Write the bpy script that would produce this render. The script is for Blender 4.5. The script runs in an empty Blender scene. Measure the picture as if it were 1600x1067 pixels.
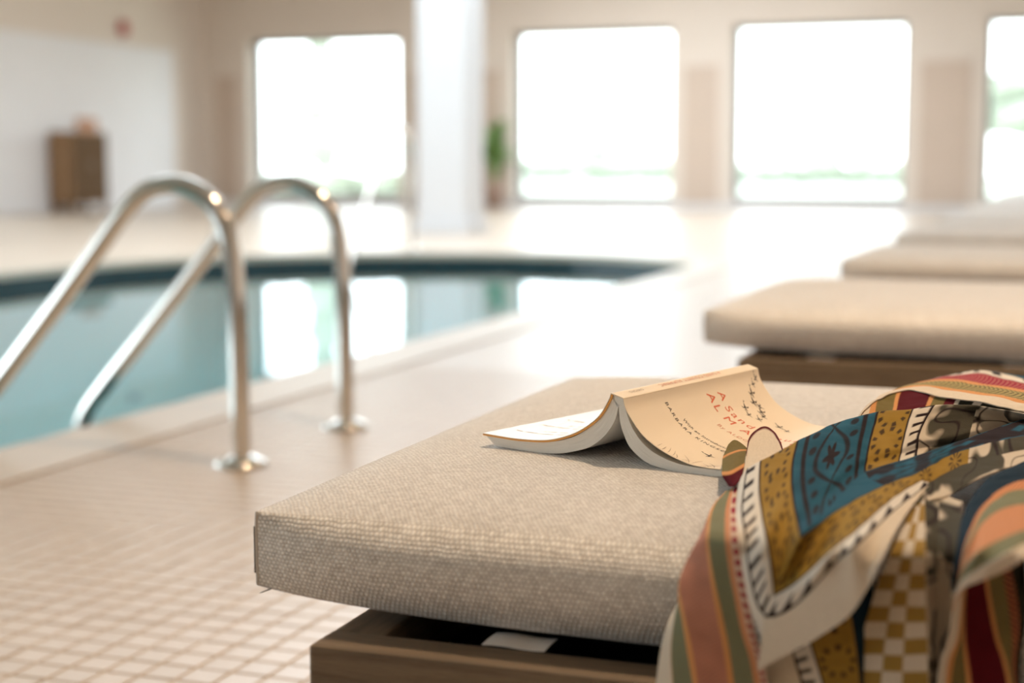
import bpy, bmesh, math, random
import numpy as np
from mathutils import Matrix, Vector
random.seed(4); rng = np.random.default_rng(4)
sc = bpy.context.scene
COL = sc.collection

# ------------------------------------------------------------------ camera
F, CX, CY, HZ, VPX, CAMH = 2444.0, 800.0, 533.5, 262.0, 1670.0, 0.62
PITCH = math.atan((CY - HZ) / F)
YAW = math.atan((VPX - CX) / math.hypot(F, CY - HZ))
fh = np.array([-math.sin(YAW), math.cos(YAW), 0.0]); rt = np.array([math.cos(YAW), math.sin(YAW), 0.0]); up0 = np.array([0, 0, 1.0])
fw = fh * math.cos(PITCH) - up0 * math.sin(PITCH); upv = fh * math.sin(PITCH) + up0 * math.cos(PITCH)
CAM = np.array([0, 0, CAMH])
def ray(x, y): return fw + rt * ((x - CX) / F) - upv * ((y - CY) / F)
def atz(x, y, z=0.0): d = ray(x, y); return CAM + d * ((z - CAMH) / d[2])
def aty(x, y, Y): d = ray(x, y); return CAM + d * (Y / d[1])
def atx(x, y, X): d = ray(x, y); return CAM + d * (X / d[0])
def proj(p):
    d = np.asarray(p) - CAM; w = d @ fw
    return CX + F * (d @ rt) / w, CY - F * (d @ upv) / w, w
cd = bpy.data.cameras.new('camera'); cam = bpy.data.objects.new('camera', cd); COL.objects.link(cam)
cam.matrix_world = Matrix([[rt[0], upv[0], -fw[0], 0], [rt[1], upv[1], -fw[1], 0], [rt[2], upv[2], -fw[2], CAMH], [0, 0, 0, 1]])
cd.sensor_width = 36; cd.lens = F * 36 / 1600; cd.clip_start = 0.05; cd.clip_end = 400
cd.dof.use_dof = True; cd.dof.focus_distance = 1.28; cd.dof.aperture_fstop = 3.5
sc.camera = cam

# ------------------------------------------------------------------ sky, exposure
w = bpy.data.worlds.new('overcast_sky'); sc.world = w; w.use_nodes = True
bg = w.node_tree.nodes['Background']; bg.inputs[0].default_value = (0.87, 0.945, 1.0, 1); bg.inputs[1].default_value = 4.5
sc.view_settings.view_transform = 'Standard'; sc.view_settings.look = 'None'
sc.view_settings.gamma = 1; sc.view_settings.use_curve_mapping = False; sc.view_settings.exposure = 0.50
sc.cycles.max_bounces = 8; sc.cycles.diffuse_bounces = 5; sc.cycles.glossy_bounces = 4; sc.cycles.transparent_max_bounces = 12
sc.cycles.caustics_reflective = False; sc.cycles.caustics_refractive = False
def portal(name, loc, rot, sx, sy):
    l = bpy.data.lights.new(name, 'AREA'); l.shape = 'RECTANGLE'; l.size = sx; l.size_y = sy; l.cycles.is_portal = True
    o = bpy.data.objects.new(name, l); COL.objects.link(o); o.location = loc; o.rotation_euler = rot
WALLY, WTOP, SILL, XL, XR, YB, ZC = 23.0, 2.70, 0.13, -13.5, 4.2, -9.0, 4.0
WINS = [(-12.72, -10.04), (-8.14, -5.62), (-4.71, -2.22), (-1.13, 1.37)]
SKX, SKY_ = (-7.0, -3.0), (6.4, 20.8)
LWIN = [(-8.6 + 3.15 * k, -8.6 + 3.15 * k + 2.75) for k in range(8)]; LTOP = 3.4
for a, b in WINS: portal('window_portal', ((a + b) / 2, WALLY + 0.2, (WTOP + SILL) / 2), (-math.pi / 2, 0, 0), b - a, WTOP - SILL)
for a, b in LWIN: portal('side_window_portal', (XL - 0.25, (a + b) / 2, (LTOP + SILL) / 2), (0, -math.pi / 2, 0), LTOP - SILL, b - a)
portal('skylight_portal', (sum(SKX) / 2, sum(SKY_) / 2, ZC + 0.1), (0, 0, 0), SKX[1] - SKX[0], SKY_[1] - SKY_[0])

# ------------------------------------------------------------------ helpers
def lin(c): return tuple(((v / 255) / 12.92 if v / 255 < 0.04045 else ((v / 255 + 0.055) / 1.055) ** 2.4) for v in c)
class NT:
    def __init__(s, m): s.t = m.node_tree; s.t.nodes.clear()
    def n(s, typ, **k):
        nd = s.t.nodes.new(typ)
        for a, b in k.items():
            if a == 'inp':
                for i, v in b.items():
                    if isinstance(v, bpy.types.NodeSocket): s.t.links.new(v, nd.inputs[i])
                    else: nd.inputs[i].default_value = v
            else: setattr(nd, a, b)
        return nd
    def math(s, op, a, b=0.0, c=0.0): return s.n('ShaderNodeMath', operation=op, inp={0: a, 1: b, 2: c}).outputs[0]
    def out(s, sh): o = s.n('ShaderNodeOutputMaterial'); s.t.links.new(sh, o.inputs[0])
def newmat(name):
    m = bpy.data.materials.new(name); m.use_nodes = True; return m, NT(m)
def mat(name, col, rough=0.6, metal=0.0, var=0.0, scale=8.0, bump=0.0, bscale=60.0, spec=0.5, stretch=(1, 1, 1), sheen=0.0, emit=None):
    m, t = newmat(name)
    p = t.n('ShaderNodeBsdfPrincipled', inp={'Roughness': rough, 'Metallic': metal, 'Specular IOR Level': spec, 'Base Color': (*col, 1), 'Sheen Weight': sheen})
    tc = t.n('ShaderNodeTexCoord'); mp = t.n('ShaderNodeMapping', inp={0: tc.outputs['Object'], 3: stretch})
    if var:
        nz = t.n('ShaderNodeTexNoise', inp={0: mp.outputs[0], 'Scale': scale, 'Detail': 6.0})
        mx = t.n('ShaderNodeMixRGB', inp={0: nz.outputs[0], 1: (*[max(0, c * (1 - var)) for c in col], 1), 2: (*[min(1, c * (1 + var)) for c in col], 1)})
        t.t.links.new(mx.outputs[0], p.inputs['Base Color'])
    if bump:
        nb = t.n('ShaderNodeTexNoise', inp={0: mp.outputs[0], 'Scale': bscale, 'Detail': 4.0})
        bn = t.n('ShaderNodeBump', inp={'Strength': bump, 'Distance': 0.01, 'Height': nb.outputs[0]})
        t.t.links.new(bn.outputs[0], p.inputs['Normal'])
    if emit:
        p.inputs['Emission Color'].default_value = (*emit[0], 1); p.inputs['Emission Strength'].default_value = emit[1]
    t.out(p.outputs[0]); return m

class MB:
    def __init__(s): s.v = []; s.f = []
    def add(s, v, f):
        o = len(s.v); s.v += [tuple(map(float, p)) for p in v]; s.f += [tuple(i + o for i in q) for q in f]; return s
    def box(s, a, b, bev=0.0):
        (x0, y0, z0), (x1, y1, z1) = a, b
        if bev <= 0:
            return s.add([(x0, y0, z0), (x1, y0, z0), (x1, y1, z0), (x0, y1, z0), (x0, y0, z1), (x1, y0, z1), (x1, y1, z1), (x0, y1, z1)],
                         [(0, 3, 2, 1), (4, 5, 6, 7), (0, 1, 5, 4), (1, 2, 6, 5), (2, 3, 7, 6), (3, 0, 4, 7)])
        bm = bmesh.new(); bmesh.ops.create_cube(bm, size=1)
        for v in bm.verts: v.co = Vector(((x0 + x1) / 2 + v.co.x * (x1 - x0), (y0 + y1) / 2 + v.co.y * (y1 - y0), (z0 + z1) / 2 + v.co.z * (z1 - z0)))
        bmesh.ops.bevel(bm, geom=bm.edges[:], offset=bev, segments=2, profile=0.7, affect='EDGES')
        bm.verts.index_update(); s.add([v.co for v in bm.verts], [[v.index for v in f.verts] for f in bm.faces]); bm.free(); return s
    def tube(s, pts, r, n=14, cap=True):
        P = np.array(pts, float); N = len(P); R = np.full(N, r) if np.isscalar(r) else np.array(r)
        T = np.gradient(P, axis=0); T /= np.linalg.norm(T, axis=1)[:, None]
        ref = np.array([0, 1, 0.0]) if abs(T[0][1]) < 0.8 else np.array([1.0, 0, 0]); V = []
        for i in range(N):
            ref = ref - T[i] * (ref @ T[i]); ref /= np.linalg.norm(ref); bi = np.cross(T[i], ref)
            for k in range(n):
                a = 2 * math.pi * k / n; V.append(P[i] + R[i] * (math.cos(a) * ref + math.sin(a) * bi))
        Fc = [(i * n + k, i * n + (k + 1) % n, (i + 1) * n + (k + 1) % n, (i + 1) * n + k) for i in range(N - 1) for k in range(n)]
        if cap: Fc += [tuple(range(n))[::-1], tuple((N - 1) * n + k for k in range(n))]
        return s.add(V, Fc)
    def lathe(s, c, prof, n=32):
        V = [(c[0] + r * math.cos(2 * math.pi * k / n), c[1] + r * math.sin(2 * math.pi * k / n), c[2] + z) for r, z in prof for k in range(n)]
        Fc = [(i * n + k, i * n + (k + 1) % n, (i + 1) * n + (k + 1) % n, (i + 1) * n + k) for i in range(len(prof) - 1) for k in range(n)]
        return s.add(V, Fc + [tuple(range(n))[::-1], tuple((len(prof) - 1) * n + k for k in range(n))])
    def build(s, name, m, parent=None, smooth=False, fix=False):
        me = bpy.data.meshes.new(name); me.from_pydata(s.v, [], s.f); me.update()
        if fix:
            bm = bmesh.new(); bm.from_mesh(me); bmesh.ops.recalc_face_normals(bm, faces=bm.faces[:]); bm.to_mesh(me); bm.free()
        if smooth: me.shade_smooth()
        if m: me.materials.append(m)
        o = bpy.data.objects.new(name, me); COL.objects.link(o)
        if parent: o.parent = parent
        return o
def autosmooth(o, ang=40):
    o.data.shade_smooth()
    bm = bmesh.new(); bm.from_mesh(o.data)
    for e in bm.edges:
        if len(e.link_faces) == 2 and e.calc_face_angle(0) > math.radians(ang): e.smooth = False
    bm.to_mesh(o.data); bm.free(); return o
def tag(o, label=None, cat=None, group=None, kind=None):
    for k, v in (('label', label), ('category', cat), ('group', group), ('kind', kind)):
        if v: o[k] = v
    return o
def struct(o, label=None): return tag(o, label, None, None, 'structure')
def empty(name, loc=(0, 0, 0), rz=0.0):
    o = bpy.data.objects.new(name, None); COL.objects.link(o); o.location = loc; o.rotation_euler.z = rz; o.empty_display_size = 0.1; return o
def copy_tree(o, parent=None):
    c = o.copy(); COL.objects.link(c); c.parent = parent
    for ch in list(o.children): copy_tree(ch, c)
    return c
def catmull(P, n):
    P = np.array(P, float); Q = np.vstack([2 * P[0] - P[1], P, 2 * P[-1] - P[-2]])
    u = np.linspace(0, len(P) - 1, n); i = np.minimum(u.astype(int), len(P) - 2); t = (u - i)[:, None]
    p0, p1, p2, p3 = Q[i], Q[i + 1], Q[i + 2], Q[i + 3]
    return 0.5 * (2 * p1 + (p2 - p0) * t + (2 * p0 - 5 * p1 + 4 * p2 - p3) * t * t + (3 * p1 - p0 - 3 * p2 + p3) * t ** 3)

# ------------------------------------------------------------------ materials
M = {}
M['wall'] = mat('cream_plaster', (0.76, 0.67, 0.59), 0.8, var=0.04, scale=1.5, bump=0.1, bscale=40)
M['panel'] = mat('tan_pier_panel', (0.62, 0.50, 0.41), 0.6, var=0.06, scale=3)
M['white'] = mat('white_plaster', (0.80, 0.79, 0.80), 0.7, var=0.03, scale=2)
M['column'] = mat('white_column_paint', (0.60, 0.61, 0.63), 0.6, var=0.02, scale=2)
M['ceil'] = mat('white_ceiling', (0.82, 0.80, 0.77), 0.9)
M['frame'] = mat('grey_window_frame', (0.18, 0.19, 0.20), 0.4, 0.3)
M['steel'] = mat('polished_steel', (0.72, 0.70, 0.67), 0.11, 1.0, bump=0.01, bscale=200)
M['coping'] = mat('pale_coping_stone', (0.52, 0.44, 0.355), 0.4, var=0.08, scale=12)
M['poolwall'] = mat('teal_pool_plaster', (0.42, 0.68, 0.70), 0.7, var=0.06, scale=2)
M['band'] = mat('dark_teal_waterline_tile', (0.016, 0.038, 0.046), 0.25, var=0.3, scale=20)
M['wood'] = None
def wood(name, ca, cb, stretch, rough=0.55):
    m, t = newmat(name)
    tc = t.n('ShaderNodeTexCoord'); mp = t.n('ShaderNodeMapping', inp={0: tc.outputs['Object'], 3: stretch})
    nz = t.n('ShaderNodeTexNoise', inp={0: mp.outputs[0], 'Scale': 6.0, 'Detail': 8.0, 'Distortion': 0.6})
    nf = t.n('ShaderNodeTexNoise', inp={0: mp.outputs[0], 'Scale': 40.0, 'Detail': 3.0})
    f = t.math('MULTIPLY_ADD', nf.outputs[0], 0.4, t.math('MULTIPLY', nz.outputs[0], 0.6))
    cr = t.n('ShaderNodeValToRGB', inp={0: f}); cr.color_ramp.elements[0].position = 0.33; cr.color_ramp.elements[1].position = 0.68
    cr.color_ramp.elements[0].color = (*ca, 1); cr.color_ramp.elements[1].color = (*cb, 1)
    bn = t.n('ShaderNodeBump', inp={'Strength': 0.15, 'Distance': 0.002, 'Height': f})
    p = t.n('ShaderNodeBsdfPrincipled', inp={'Base Color': cr.outputs[0], 'Roughness': rough, 'Normal': bn.outputs[0]})
    t.out(p.outputs[0]); return m
M['wood'] = wood('weathered_teak', (0.11, 0.075, 0.045), (0.21, 0.15, 0.095), (1.5, 22, 22))
M['wood_y'] = wood('weathered_teak_cross', (0.11, 0.075, 0.045), (0.21, 0.15, 0.095), (22, 1.5, 22))
M['cabdark'] = wood('dark_cabinet_doors', (0.10, 0.055, 0.022), (0.16, 0.09, 0.04), (12, 12, 1), 0.9)
M['cabwood'] = wood('brown_cabinet_wood', (0.26, 0.15, 0.075), (0.36, 0.22, 0.12), (12, 12, 1), 0.8)
M['navy'] = mat('navy_webbing', (0.008, 0.009, 0.02), 0.8)
def fabric():
    m, t = newmat('woven_oat_fabric')
    uv = t.n('ShaderNodeUVMap'); sp = t.n('ShaderNodeSeparateXYZ', inp={0: uv.outputs[0]})
    nzw = t.n('ShaderNodeTexNoise', inp={0: uv.outputs[0], 'Scale': 90.0, 'Detail': 2.0})
    wob = t.math('MULTIPLY', t.math('SUBTRACT', nzw.outputs[0], 0.5), 0.9)
    P = 0.0037
    x = t.math('ADD', t.math('DIVIDE', sp.outputs[0], P), wob); y = t.math('ADD', t.math('DIVIDE', sp.outputs[1], P * 0.8), wob)
    row = t.math('FLOOR', y)
    xs = t.math('ADD', x, t.math('MULTIPLY', t.math('MODULO', row, 2.0), 0.5))
    a = t.math('ABSOLUTE', t.math('SINE', t.math('MULTIPLY', xs, math.pi))); b = t.math('ABSOLUTE', t.math('SINE', t.math('MULTIPLY', y, math.pi)))
    h = t.math('POWER', t.math('MULTIPLY', a, b), 0.7)
    cell = t.n('ShaderNodeTexWhiteNoise', noise_dimensions='2D', inp={0: t.n('ShaderNodeCombineXYZ', inp={0: t.math('FLOOR', xs), 1: row}).outputs[0]})
    big = t.n('ShaderNodeTexNoise', inp={0: uv.outputs[0], 'Scale': 14.0, 'Detail': 3.0})
    f = t.math('ADD', t.math('MULTIPLY', h, 0.66), t.math('MULTIPLY', cell.outputs[0], 0.34))
    cr = t.n('ShaderNodeValToRGB', inp={0: f}); cr.color_ramp.elements[0].color = (0.46, 0.42, 0.385, 1); cr.color_ramp.elements[1].color = (0.97, 0.94, 0.905, 1)
    cr.color_ramp.elements[0].position = 0.05; cr.color_ramp.elements[1].position = 0.95
    vv = t.math('MULTIPLY_ADD', big.outputs[0], 0.16, 0.92)
    cm = t.n('ShaderNodeMixRGB', blend_type='MULTIPLY', inp={0: 1.0, 1: cr.outputs[0], 2: t.n('ShaderNodeCombineXYZ', inp={0: vv, 1: vv, 2: vv}).outputs[0]})
    bn = t.n('ShaderNodeBump', inp={'Strength': 0.8, 'Distance': 0.0013, 'Height': f})
    p = t.n('ShaderNodeBsdfPrincipled', inp={'Base Color': cm.outputs[0], 'Roughness': 0.85, 'Sheen Weight': 0.7, 'Sheen Roughness': 0.4, 'Specular IOR Level': 0.2, 'Normal': bn.outputs[0]})
    p.inputs['Sheen Tint'].default_value = (1, 0.95, 0.92, 1)
    t.out(p.outputs[0]); return m
M['fabric'] = fabric()
M['tagw'] = mat('white_label_cloth', (0.85, 0.82, 0.80), 0.8)
M['thread'] = mat('grey_thread', (0.16, 0.15, 0.15), 0.8)
def tile_mat(name, per_object):
    m, t = newmat(name)
    tc = t.n('ShaderNodeTexCoord'); geo = t.n('ShaderNodeNewGeometry'); sp = t.n('ShaderNodeSeparateXYZ', inp={0: geo.outputs['Position']})
    ix = t.math('FLOOR', t.math('DIVIDE', sp.outputs[0], 0.05)); iy = t.math('FLOOR', t.math('DIVIDE', sp.outputs[1], 0.05))
    wn = t.n('ShaderNodeTexWhiteNoise', noise_dimensions='2D', inp={0: t.n('ShaderNodeCombineXYZ', inp={0: ix, 1: iy}).outputs[0]})
    nz = t.n('ShaderNodeTexNoise', inp={0: geo.outputs['Position'], 'Scale': 1.2, 'Detail': 3.0})
    f = t.math('ADD', t.math('MULTIPLY', wn.outputs[0], 0.55), t.math('MULTIPLY', nz.outputs[0], 0.45))
    cr = t.n('ShaderNodeValToRGB', inp={0: f}); cr.color_ramp.elements[0].color = (0.46, 0.375, 0.30, 1); cr.color_ramp.elements[1].color = (0.53, 0.44, 0.36, 1)
    col = cr.outputs[0]
    p = t.n('ShaderNodeBsdfPrincipled', inp={'Roughness': 0.33, 'Specular IOR Level': 0.5})
    if not per_object:   # joints drawn by the material where the pieces can no longer be told apart
        fx = t.math('ABSOLUTE', t.math('SUBTRACT', t.math('FRACT', t.math('DIVIDE', sp.outputs[0], 0.05)), 0.5)); fy = t.math('ABSOLUTE', t.math('SUBTRACT', t.math('FRACT', t.math('DIVIDE', sp.outputs[1], 0.05)), 0.5))
        g = t.math('GREATER_THAN', t.math('MAXIMUM', fx, fy), 0.455)
        mx = t.n('ShaderNodeMixRGB', inp={0: g, 1: col, 2: (0.43, 0.35, 0.28, 1)}); col = mx.outputs[0]
        bn = t.n('ShaderNodeBump', inp={'Strength': 0.1, 'Distance': 0.001, 'Height': t.math('SUBTRACT', 1.0, g)}); t.t.links.new(bn.outputs[0], p.inputs['Normal'])
    t.t.links.new(col, p.inputs['Base Color']); t.out(p.outputs[0]); return m
M['tile'] = tile_mat('beige_mosaic_tile', True); M['floor'] = tile_mat('beige_mosaic_floor', False)
M['grout'] = mat('tan_grout', (0.45, 0.37, 0.295), 0.8, var=0.1, scale=30)
def glassy(name, tint, ior, rough, bump, bscale):
    m, t = newmat(name)
    fr = t.n('ShaderNodeFresnel', inp={0: ior}); tr = t.n('ShaderNodeBsdfTransparent', inp={0: (*tint, 1)}); gl = t.n('ShaderNodeBsdfGlossy', inp={0: (1, 1, 1, 1), 1: rough})
    if bump:
        geo = t.n('ShaderNodeNewGeometry'); mp = t.n('ShaderNodeMapping', inp={0: geo.outputs['Position'], 3: (1, 0.35, 1)})
        nz = t.n('ShaderNodeTexNoise', inp={0: mp.outputs[0], 'Scale': bscale, 'Detail': 2.0})
        bn = t.n('ShaderNodeBump', inp={'Strength': bump, 'Distance': 0.02, 'Height': nz.outputs[0]})
        for q in (fr, gl): t.t.links.new(bn.outputs[0], q.inputs['Normal'])
    mx = t.n('ShaderNodeMixShader', inp={0: fr.outputs[0], 1: tr.outputs[0], 2: gl.outputs[0]}); t.out(mx.outputs[0]); return m
M['water'] = glassy('pool_water', (0.84, 0.95, 0.955), 1.33, 0.02, 0.10, 3.0)
M['glass'] = glassy('window_glass', (0.97, 0.99, 0.98), 1.2, 0.0, 0, 1)

# ------------------------------------------------------------------ the room
def arc(c, r, a0, a1, n=12): return [(c[0] + r * math.cos(math.radians(a0 + (a1 - a0) * i / n)), c[1] + r * math.sin(math.radians(a0 + (a1 - a0) * i / n))) for i in range(n + 1)]
PX1, PX0, PY0, PY1 = -2.193, -5.92, -2.5, 10.75
POOL = [(PX1, PY0)] + [(PX1, 6.0), (PX1, 9.2)] + arc((PX1 - 1.3, PY1 - 1.3), 1.3, 0, 90)[0:] + arc((PX0 + 2.4, PY1 - 2.4), 2.4, 90, 180, 16) + [(PX0, PY0)]
def offset_in(P, d):   # outline moved outwards by d
    n = len(P); out = []
    for i in range(n):
        a, b, c = np.array(P[i - 1]), np.array(P[i]), np.array(P[(i + 1) % n])
        e1 = (b - a) / np.linalg.norm(b - a); e2 = (c - b) / np.linalg.norm(c - b)
        n1 = np.array([e1[1], -e1[0]]); n2 = np.array([e2[1], -e2[0]]); m_ = n1 + n2; m_ /= np.linalg.norm(m_)
        out.append(tuple(b + m_ * d / max(0.3, m_ @ n1)))
    return out
COPE = offset_in(POOL, 0.24)
def slab_with_hole(outer, hole, z):
    bm = bmesh.new(); es = []
    for loop in (outer, hole):
        vs = [bm.verts.new((x, y, z)) for x, y in loop]; es += [bm.edges.new((vs[i], vs[(i + 1) % len(vs)])) for i in range(len(vs))]
    bmesh.ops.triangle_fill(bm, edges=es, use_beauty=True, use_dissolve=False)
    for f in bm.faces:
        if f.normal.z < 0: f.normal_flip()
    bm.verts.index_update(); r = ([v.co[:] for v in bm.verts], [[v.index for v in f.verts] for f in bm.faces]); bm.free(); return r
room = [(XL, YB), (XR, YB), (XR, WALLY), (XL, WALLY)]
v, f = slab_with_hole(room, COPE, 0.0)
fl = MB().add(v, f).build('floor', M['floor']); struct(fl, 'beige mosaic tiled pool deck')
# near deck: each tile has its own edges on a grout bed
TX0, TX1, TY0, TY1, TP = -1.95, 1.55, 0.0, 4.5, 0.05
def tile_geo(x, y, b=0.0016, g=0.0017, z=0.0016):
    a0, a1, b0, b1 = x + g, x + TP - g, y + g, y + TP - g
    return ([(a0, b0, 0.0002), (a1, b0, 0.0002), (a1, b1, 0.0002), (a0, b1, 0.0002), (a0 + b, b0 + b, z), (a1 - b, b0 + b, z), (a1 - b, b1 - b, z), (a0 + b, b1 - b, z)],
            [(4, 5, 6, 7), (0, 1, 5, 4), (1, 2, 6, 5), (2, 3, 7, 6), (3, 0, 4, 7)])
gb = MB().add([(TX0, TY0, 0.0003), (TX1, TY0, 0.0003), (TX1, TY1, 0.0003), (TX0, TY1, 0.0003)], [(0, 1, 2, 3)]).build('grout_bed', M['grout'], fl)
cand = []
for i in range(int(round((TX1 - TX0) / TP))):
    for j in range(int(round((TY1 - TY0) / TP))):
        x, y = TX0 + i * TP, TY0 + j * TP
        px, py, d = proj((x + TP / 2, y + TP / 2, 0))
        vis = -15 < px < 560 and -15 < py < 1085 and not (px > 390 and py > 790 - (px - 390) * 0.42 and py < 945 + (px - 420) * 0.2) and not (px > 485 and py > 950)
        cand.append((0 if vis else 1, d, x, y))
cand.sort()
tm = MB().add(*tile_geo(0, 0)); proto = None; rest = MB()
for k, (nv, d, x, y) in enumerate(cand):
    if k < 300:
        if proto is None: proto = tm.build('tile', M['tile'], fl); o = proto
        else: o = proto.copy(); COL.objects.link(o)
        o.location = (x, y, random.uniform(-0.0002, 0.0003)); o.rotation_euler = (random.gauss(0, 0.004), random.gauss(0, 0.004), 0)
    else:
        vv, ff = tile_geo(x, y, z=0.0016 + random.uniform(-0.0002, 0.0002)); rest.add(vv, ff)
tag(rest.build('tile_field', M['tile'], fl), kind='stuff')
# coping ring
bm_v = []; n = len(POOL)
for P_, z in ((COPE, 0.0), (COPE, 0.006), (POOL, 0.006), (POOL, -0.035)): bm_v += [(x, y, z) for x, y in P_]
ff = [(r * n + i, r * n + (i + 1) % n, (r + 1) * n + (i + 1) % n, (r + 1) * n + i) for r in range(3) for i in range(n)]
struct(MB().add(bm_v, ff).build('trim_1', M['coping'], fix=True), 'pale stone coping around the pool')
# pool shell
pb = MB().add([(x, y, z) for z in (-0.035, -0.20) for x, y in POOL], [(i, (i + 1) % n, n + (i + 1) % n, n + i) for i in range(n)]).build('waterline_band', M['band'])
ps = MB().add([(x, y, z) for z in (-0.20, -1.25) for x, y in POOL], [(i, (i + 1) % n, n + (i + 1) % n, n + i) for i in range(n)] + [tuple(range(n, 2 * n))]).build('pool_basin', M['poolwall'])
struct(ps, 'teal pool basin sunk in the deck'); pb.parent = ps
wt = MB().add([(x, y, -0.105) for x, y in POOL], [tuple(range(n))]).build('pool_water', M['water']); struct(wt, 'calm teal pool water mirroring the windows')
# far wall with openings
fwm = MB(); xs = [XL - 0.3] + [v for w_ in WINS for v in w_] + [XR + 0.3]
for i in range(0, len(xs), 2): fwm.box((xs[i], WALLY, 0), (xs[i + 1], WALLY + 0.42, ZC))
for a, b in WINS:
    fwm.box((a, WALLY, 0), (b, WALLY + 0.42, SILL)); fwm.box((a, WALLY, WTOP), (b, WALLY + 0.42, ZC))
wf = fwm.build('wall_far', M['wall']); struct(wf, 'cream wall of tall windows at the far end')
for i in range(0, len(xs), 2):
    a, b = max(xs[i], XL) + 0.2, min(xs[i + 1], XR) - 0.2
    MB().box((a, WALLY - 0.025, 0.1), (b, WALLY, 2.12), 0.008).build('panel', M['panel'], wf)
for k, (a, b) in enumerate(WINS):
    e = empty('window_%d' % (k + 1), ((a + b) / 2, WALLY + 0.36, SILL)); hw = (b - a) / 2; hh = WTOP - SILL
    fm = MB()
    for x0, x1, z0, z1 in ((-hw, -hw + 0.06, 0, hh), (hw - 0.06, hw, 0, hh), (-hw, hw, 0, 0.07), (-hw, hw, hh - 0.06, hh)): fm.box((x0, -0.035, z0), (x1, 0.035, z1))
    fm.build('window_frame', M['frame'], e)
    MB().box((-hw + 0.06, -0.004, 0.07), (hw - 0.06, 0.004, hh - 0.06)).build('pane', M['glass'], e)
    MB().box((-hw, -0.40, -0.005), (hw, -0.04, 0.018)).build('window_sill', M['white'], e)
    struct(e, ['window at the room corner left of the white column', 'window right of the potted plant', 'middle bright window above the loungers', 'window at the right edge of the view'][k])
struct(MB().box((XL, WALLY - 0.03, 0), (XR, WALLY - 0.001, 0.09)).build('baseboard_far', M['white']))
wlm = MB(); ys = [YB] + [v for w_ in LWIN for v in w_] + [WALLY]
for i in range(0, len(ys), 2): wlm.box((XL - 0.3, ys[i], 0), (XL, ys[i + 1], ZC))
for a, b in LWIN: wlm.box((XL - 0.3, a, 0), (XL, b, SILL)); wlm.box((XL - 0.3, a, LTOP), (XL, b, ZC))
wl = struct(wlm.build('wall_left', M['wall']), 'cream and white side wall beyond the pool')
for k, (a, b) in enumerate(LWIN):
    e = empty('window_%d' % (k + 5), (XL - 0.25, (a + b) / 2, SILL)); hw = (b - a) / 2; hh = LTOP - SILL; fm = MB()
    for y0_, y1_, z0, z1 in ((-hw, -hw + 0.06, 0, hh), (hw - 0.06, hw, 0, hh), (-hw, hw, 0, 0.07), (-hw, hw, hh - 0.06, hh)): fm.box((-0.035, y0_, z0), (0.035, y1_, z1))
    fm.build('window_frame', M['frame'], e)
    MB().box((-0.004, -hw + 0.06, 0.07), (0.004, hw - 0.06, hh - 0.06)).build('pane', M['glass'], e)
    struct(e, 'tall window in the side wall beyond the pool, outside the view')
MB().box((XL, 16.5, 0.0), (XL + 0.05, 21.9, 2.45), 0.01).build('panel', M['white'], wl)
MB().box((XL, 16.5, 0.98), (XL + 0.075, 21.9, 1.04), 0.01).build('rail', M['white'], wl)
struct(MB().box((XR, YB, 0), (XR + 0.3, WALLY, ZC)).build('wall_right', M['wall']))
struct(MB().box((XL, YB - 0.3, 0), (XR, YB, ZC)).build('wall_near', M['wall']))
v, f = slab_with_hole(room, [(SKX[0], SKY_[0]), (SKX[1], SKY_[0]), (SKX[1], SKY_[1]), (SKX[0], SKY_[1])], ZC)
struct(MB().add(v, [q[::-1] for q in f]).build('ceiling', M['ceil']))
sk = MB()
for a, b in (((SKX[0] - 0.1, SKY_[0] - 0.1), (SKX[0], SKY_[1] + 0.1)), ((SKX[1], SKY_[0] - 0.1), (SKX[1] + 0.1, SKY_[1] + 0.1)), ((SKX[0], SKY_[0] - 0.1), (SKX[1], SKY_[0])), ((SKX[0], SKY_[1]), (SKX[1], SKY_[1] + 0.1))):
    sk.box((*a, ZC), (*b, ZC + 0.3))
struct(sk.build('trim_2', M['ceil']))
# white column
cx_, cy_, _ = atz(705, 365)
col = empty('column', (cx_, cy_, 0))
MB().box((-0.24, -0.24, 0.12), (0.24, 0.24, 3.85), 0.02).build('shaft', M['column'], col)
MB().box((-0.28, -0.28, 0.0), (0.28, 0.28, 0.12), 0.015).build('base', M['column'], col)
MB().box((-0.29, -0.29, 3.85), (0.29, 0.29, 4.0), 0.015).build('capital', M['column'], col)
tag(col, 'white square column standing on the deck beyond the pool', 'column')

# ------------------------------------------------------------------ ceiling lamps
M['lampglow'] = mat('warm_lamp_diffuser', (1, 0.8, 0.6), 0.5, emit=((1.0, 0.62, 0.32), 25.0)); M['lampring'] = mat('white_lamp_ring', (0.8, 0.8, 0.78), 0.4)
def downlight(x, y, power, label):
    e = empty('ceiling_lamp', (x, y, ZC)); e.location.z = ZC - 0.05
    MB().lathe((0, 0, 0), [(0.15, 0.05), (0.15, 0.0), (0.115, -0.005), (0.115, 0.012)], 32).build('ring', M['lampring'], e)
    MB().lathe((0, 0, 0), [(0.11, 0.02), (0.11, 0.004), (0.05, 0.002)], 24).build('diffuser', M['lampglow'], e)
    l = bpy.data.lights.new('lamp_light', 'AREA'); l.shape = 'DISK'; l.size = 0.22; l.energy = power; l.spread = math.radians(130); l.color = (1.0, 0.74, 0.50)
    o = bpy.data.objects.new('lamp_light', l); COL.objects.link(o); o.location = (0, 0, -0.02); o.parent = e
    tag(e, label, 'lamp', 'round warm ceiling downlights')
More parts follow.
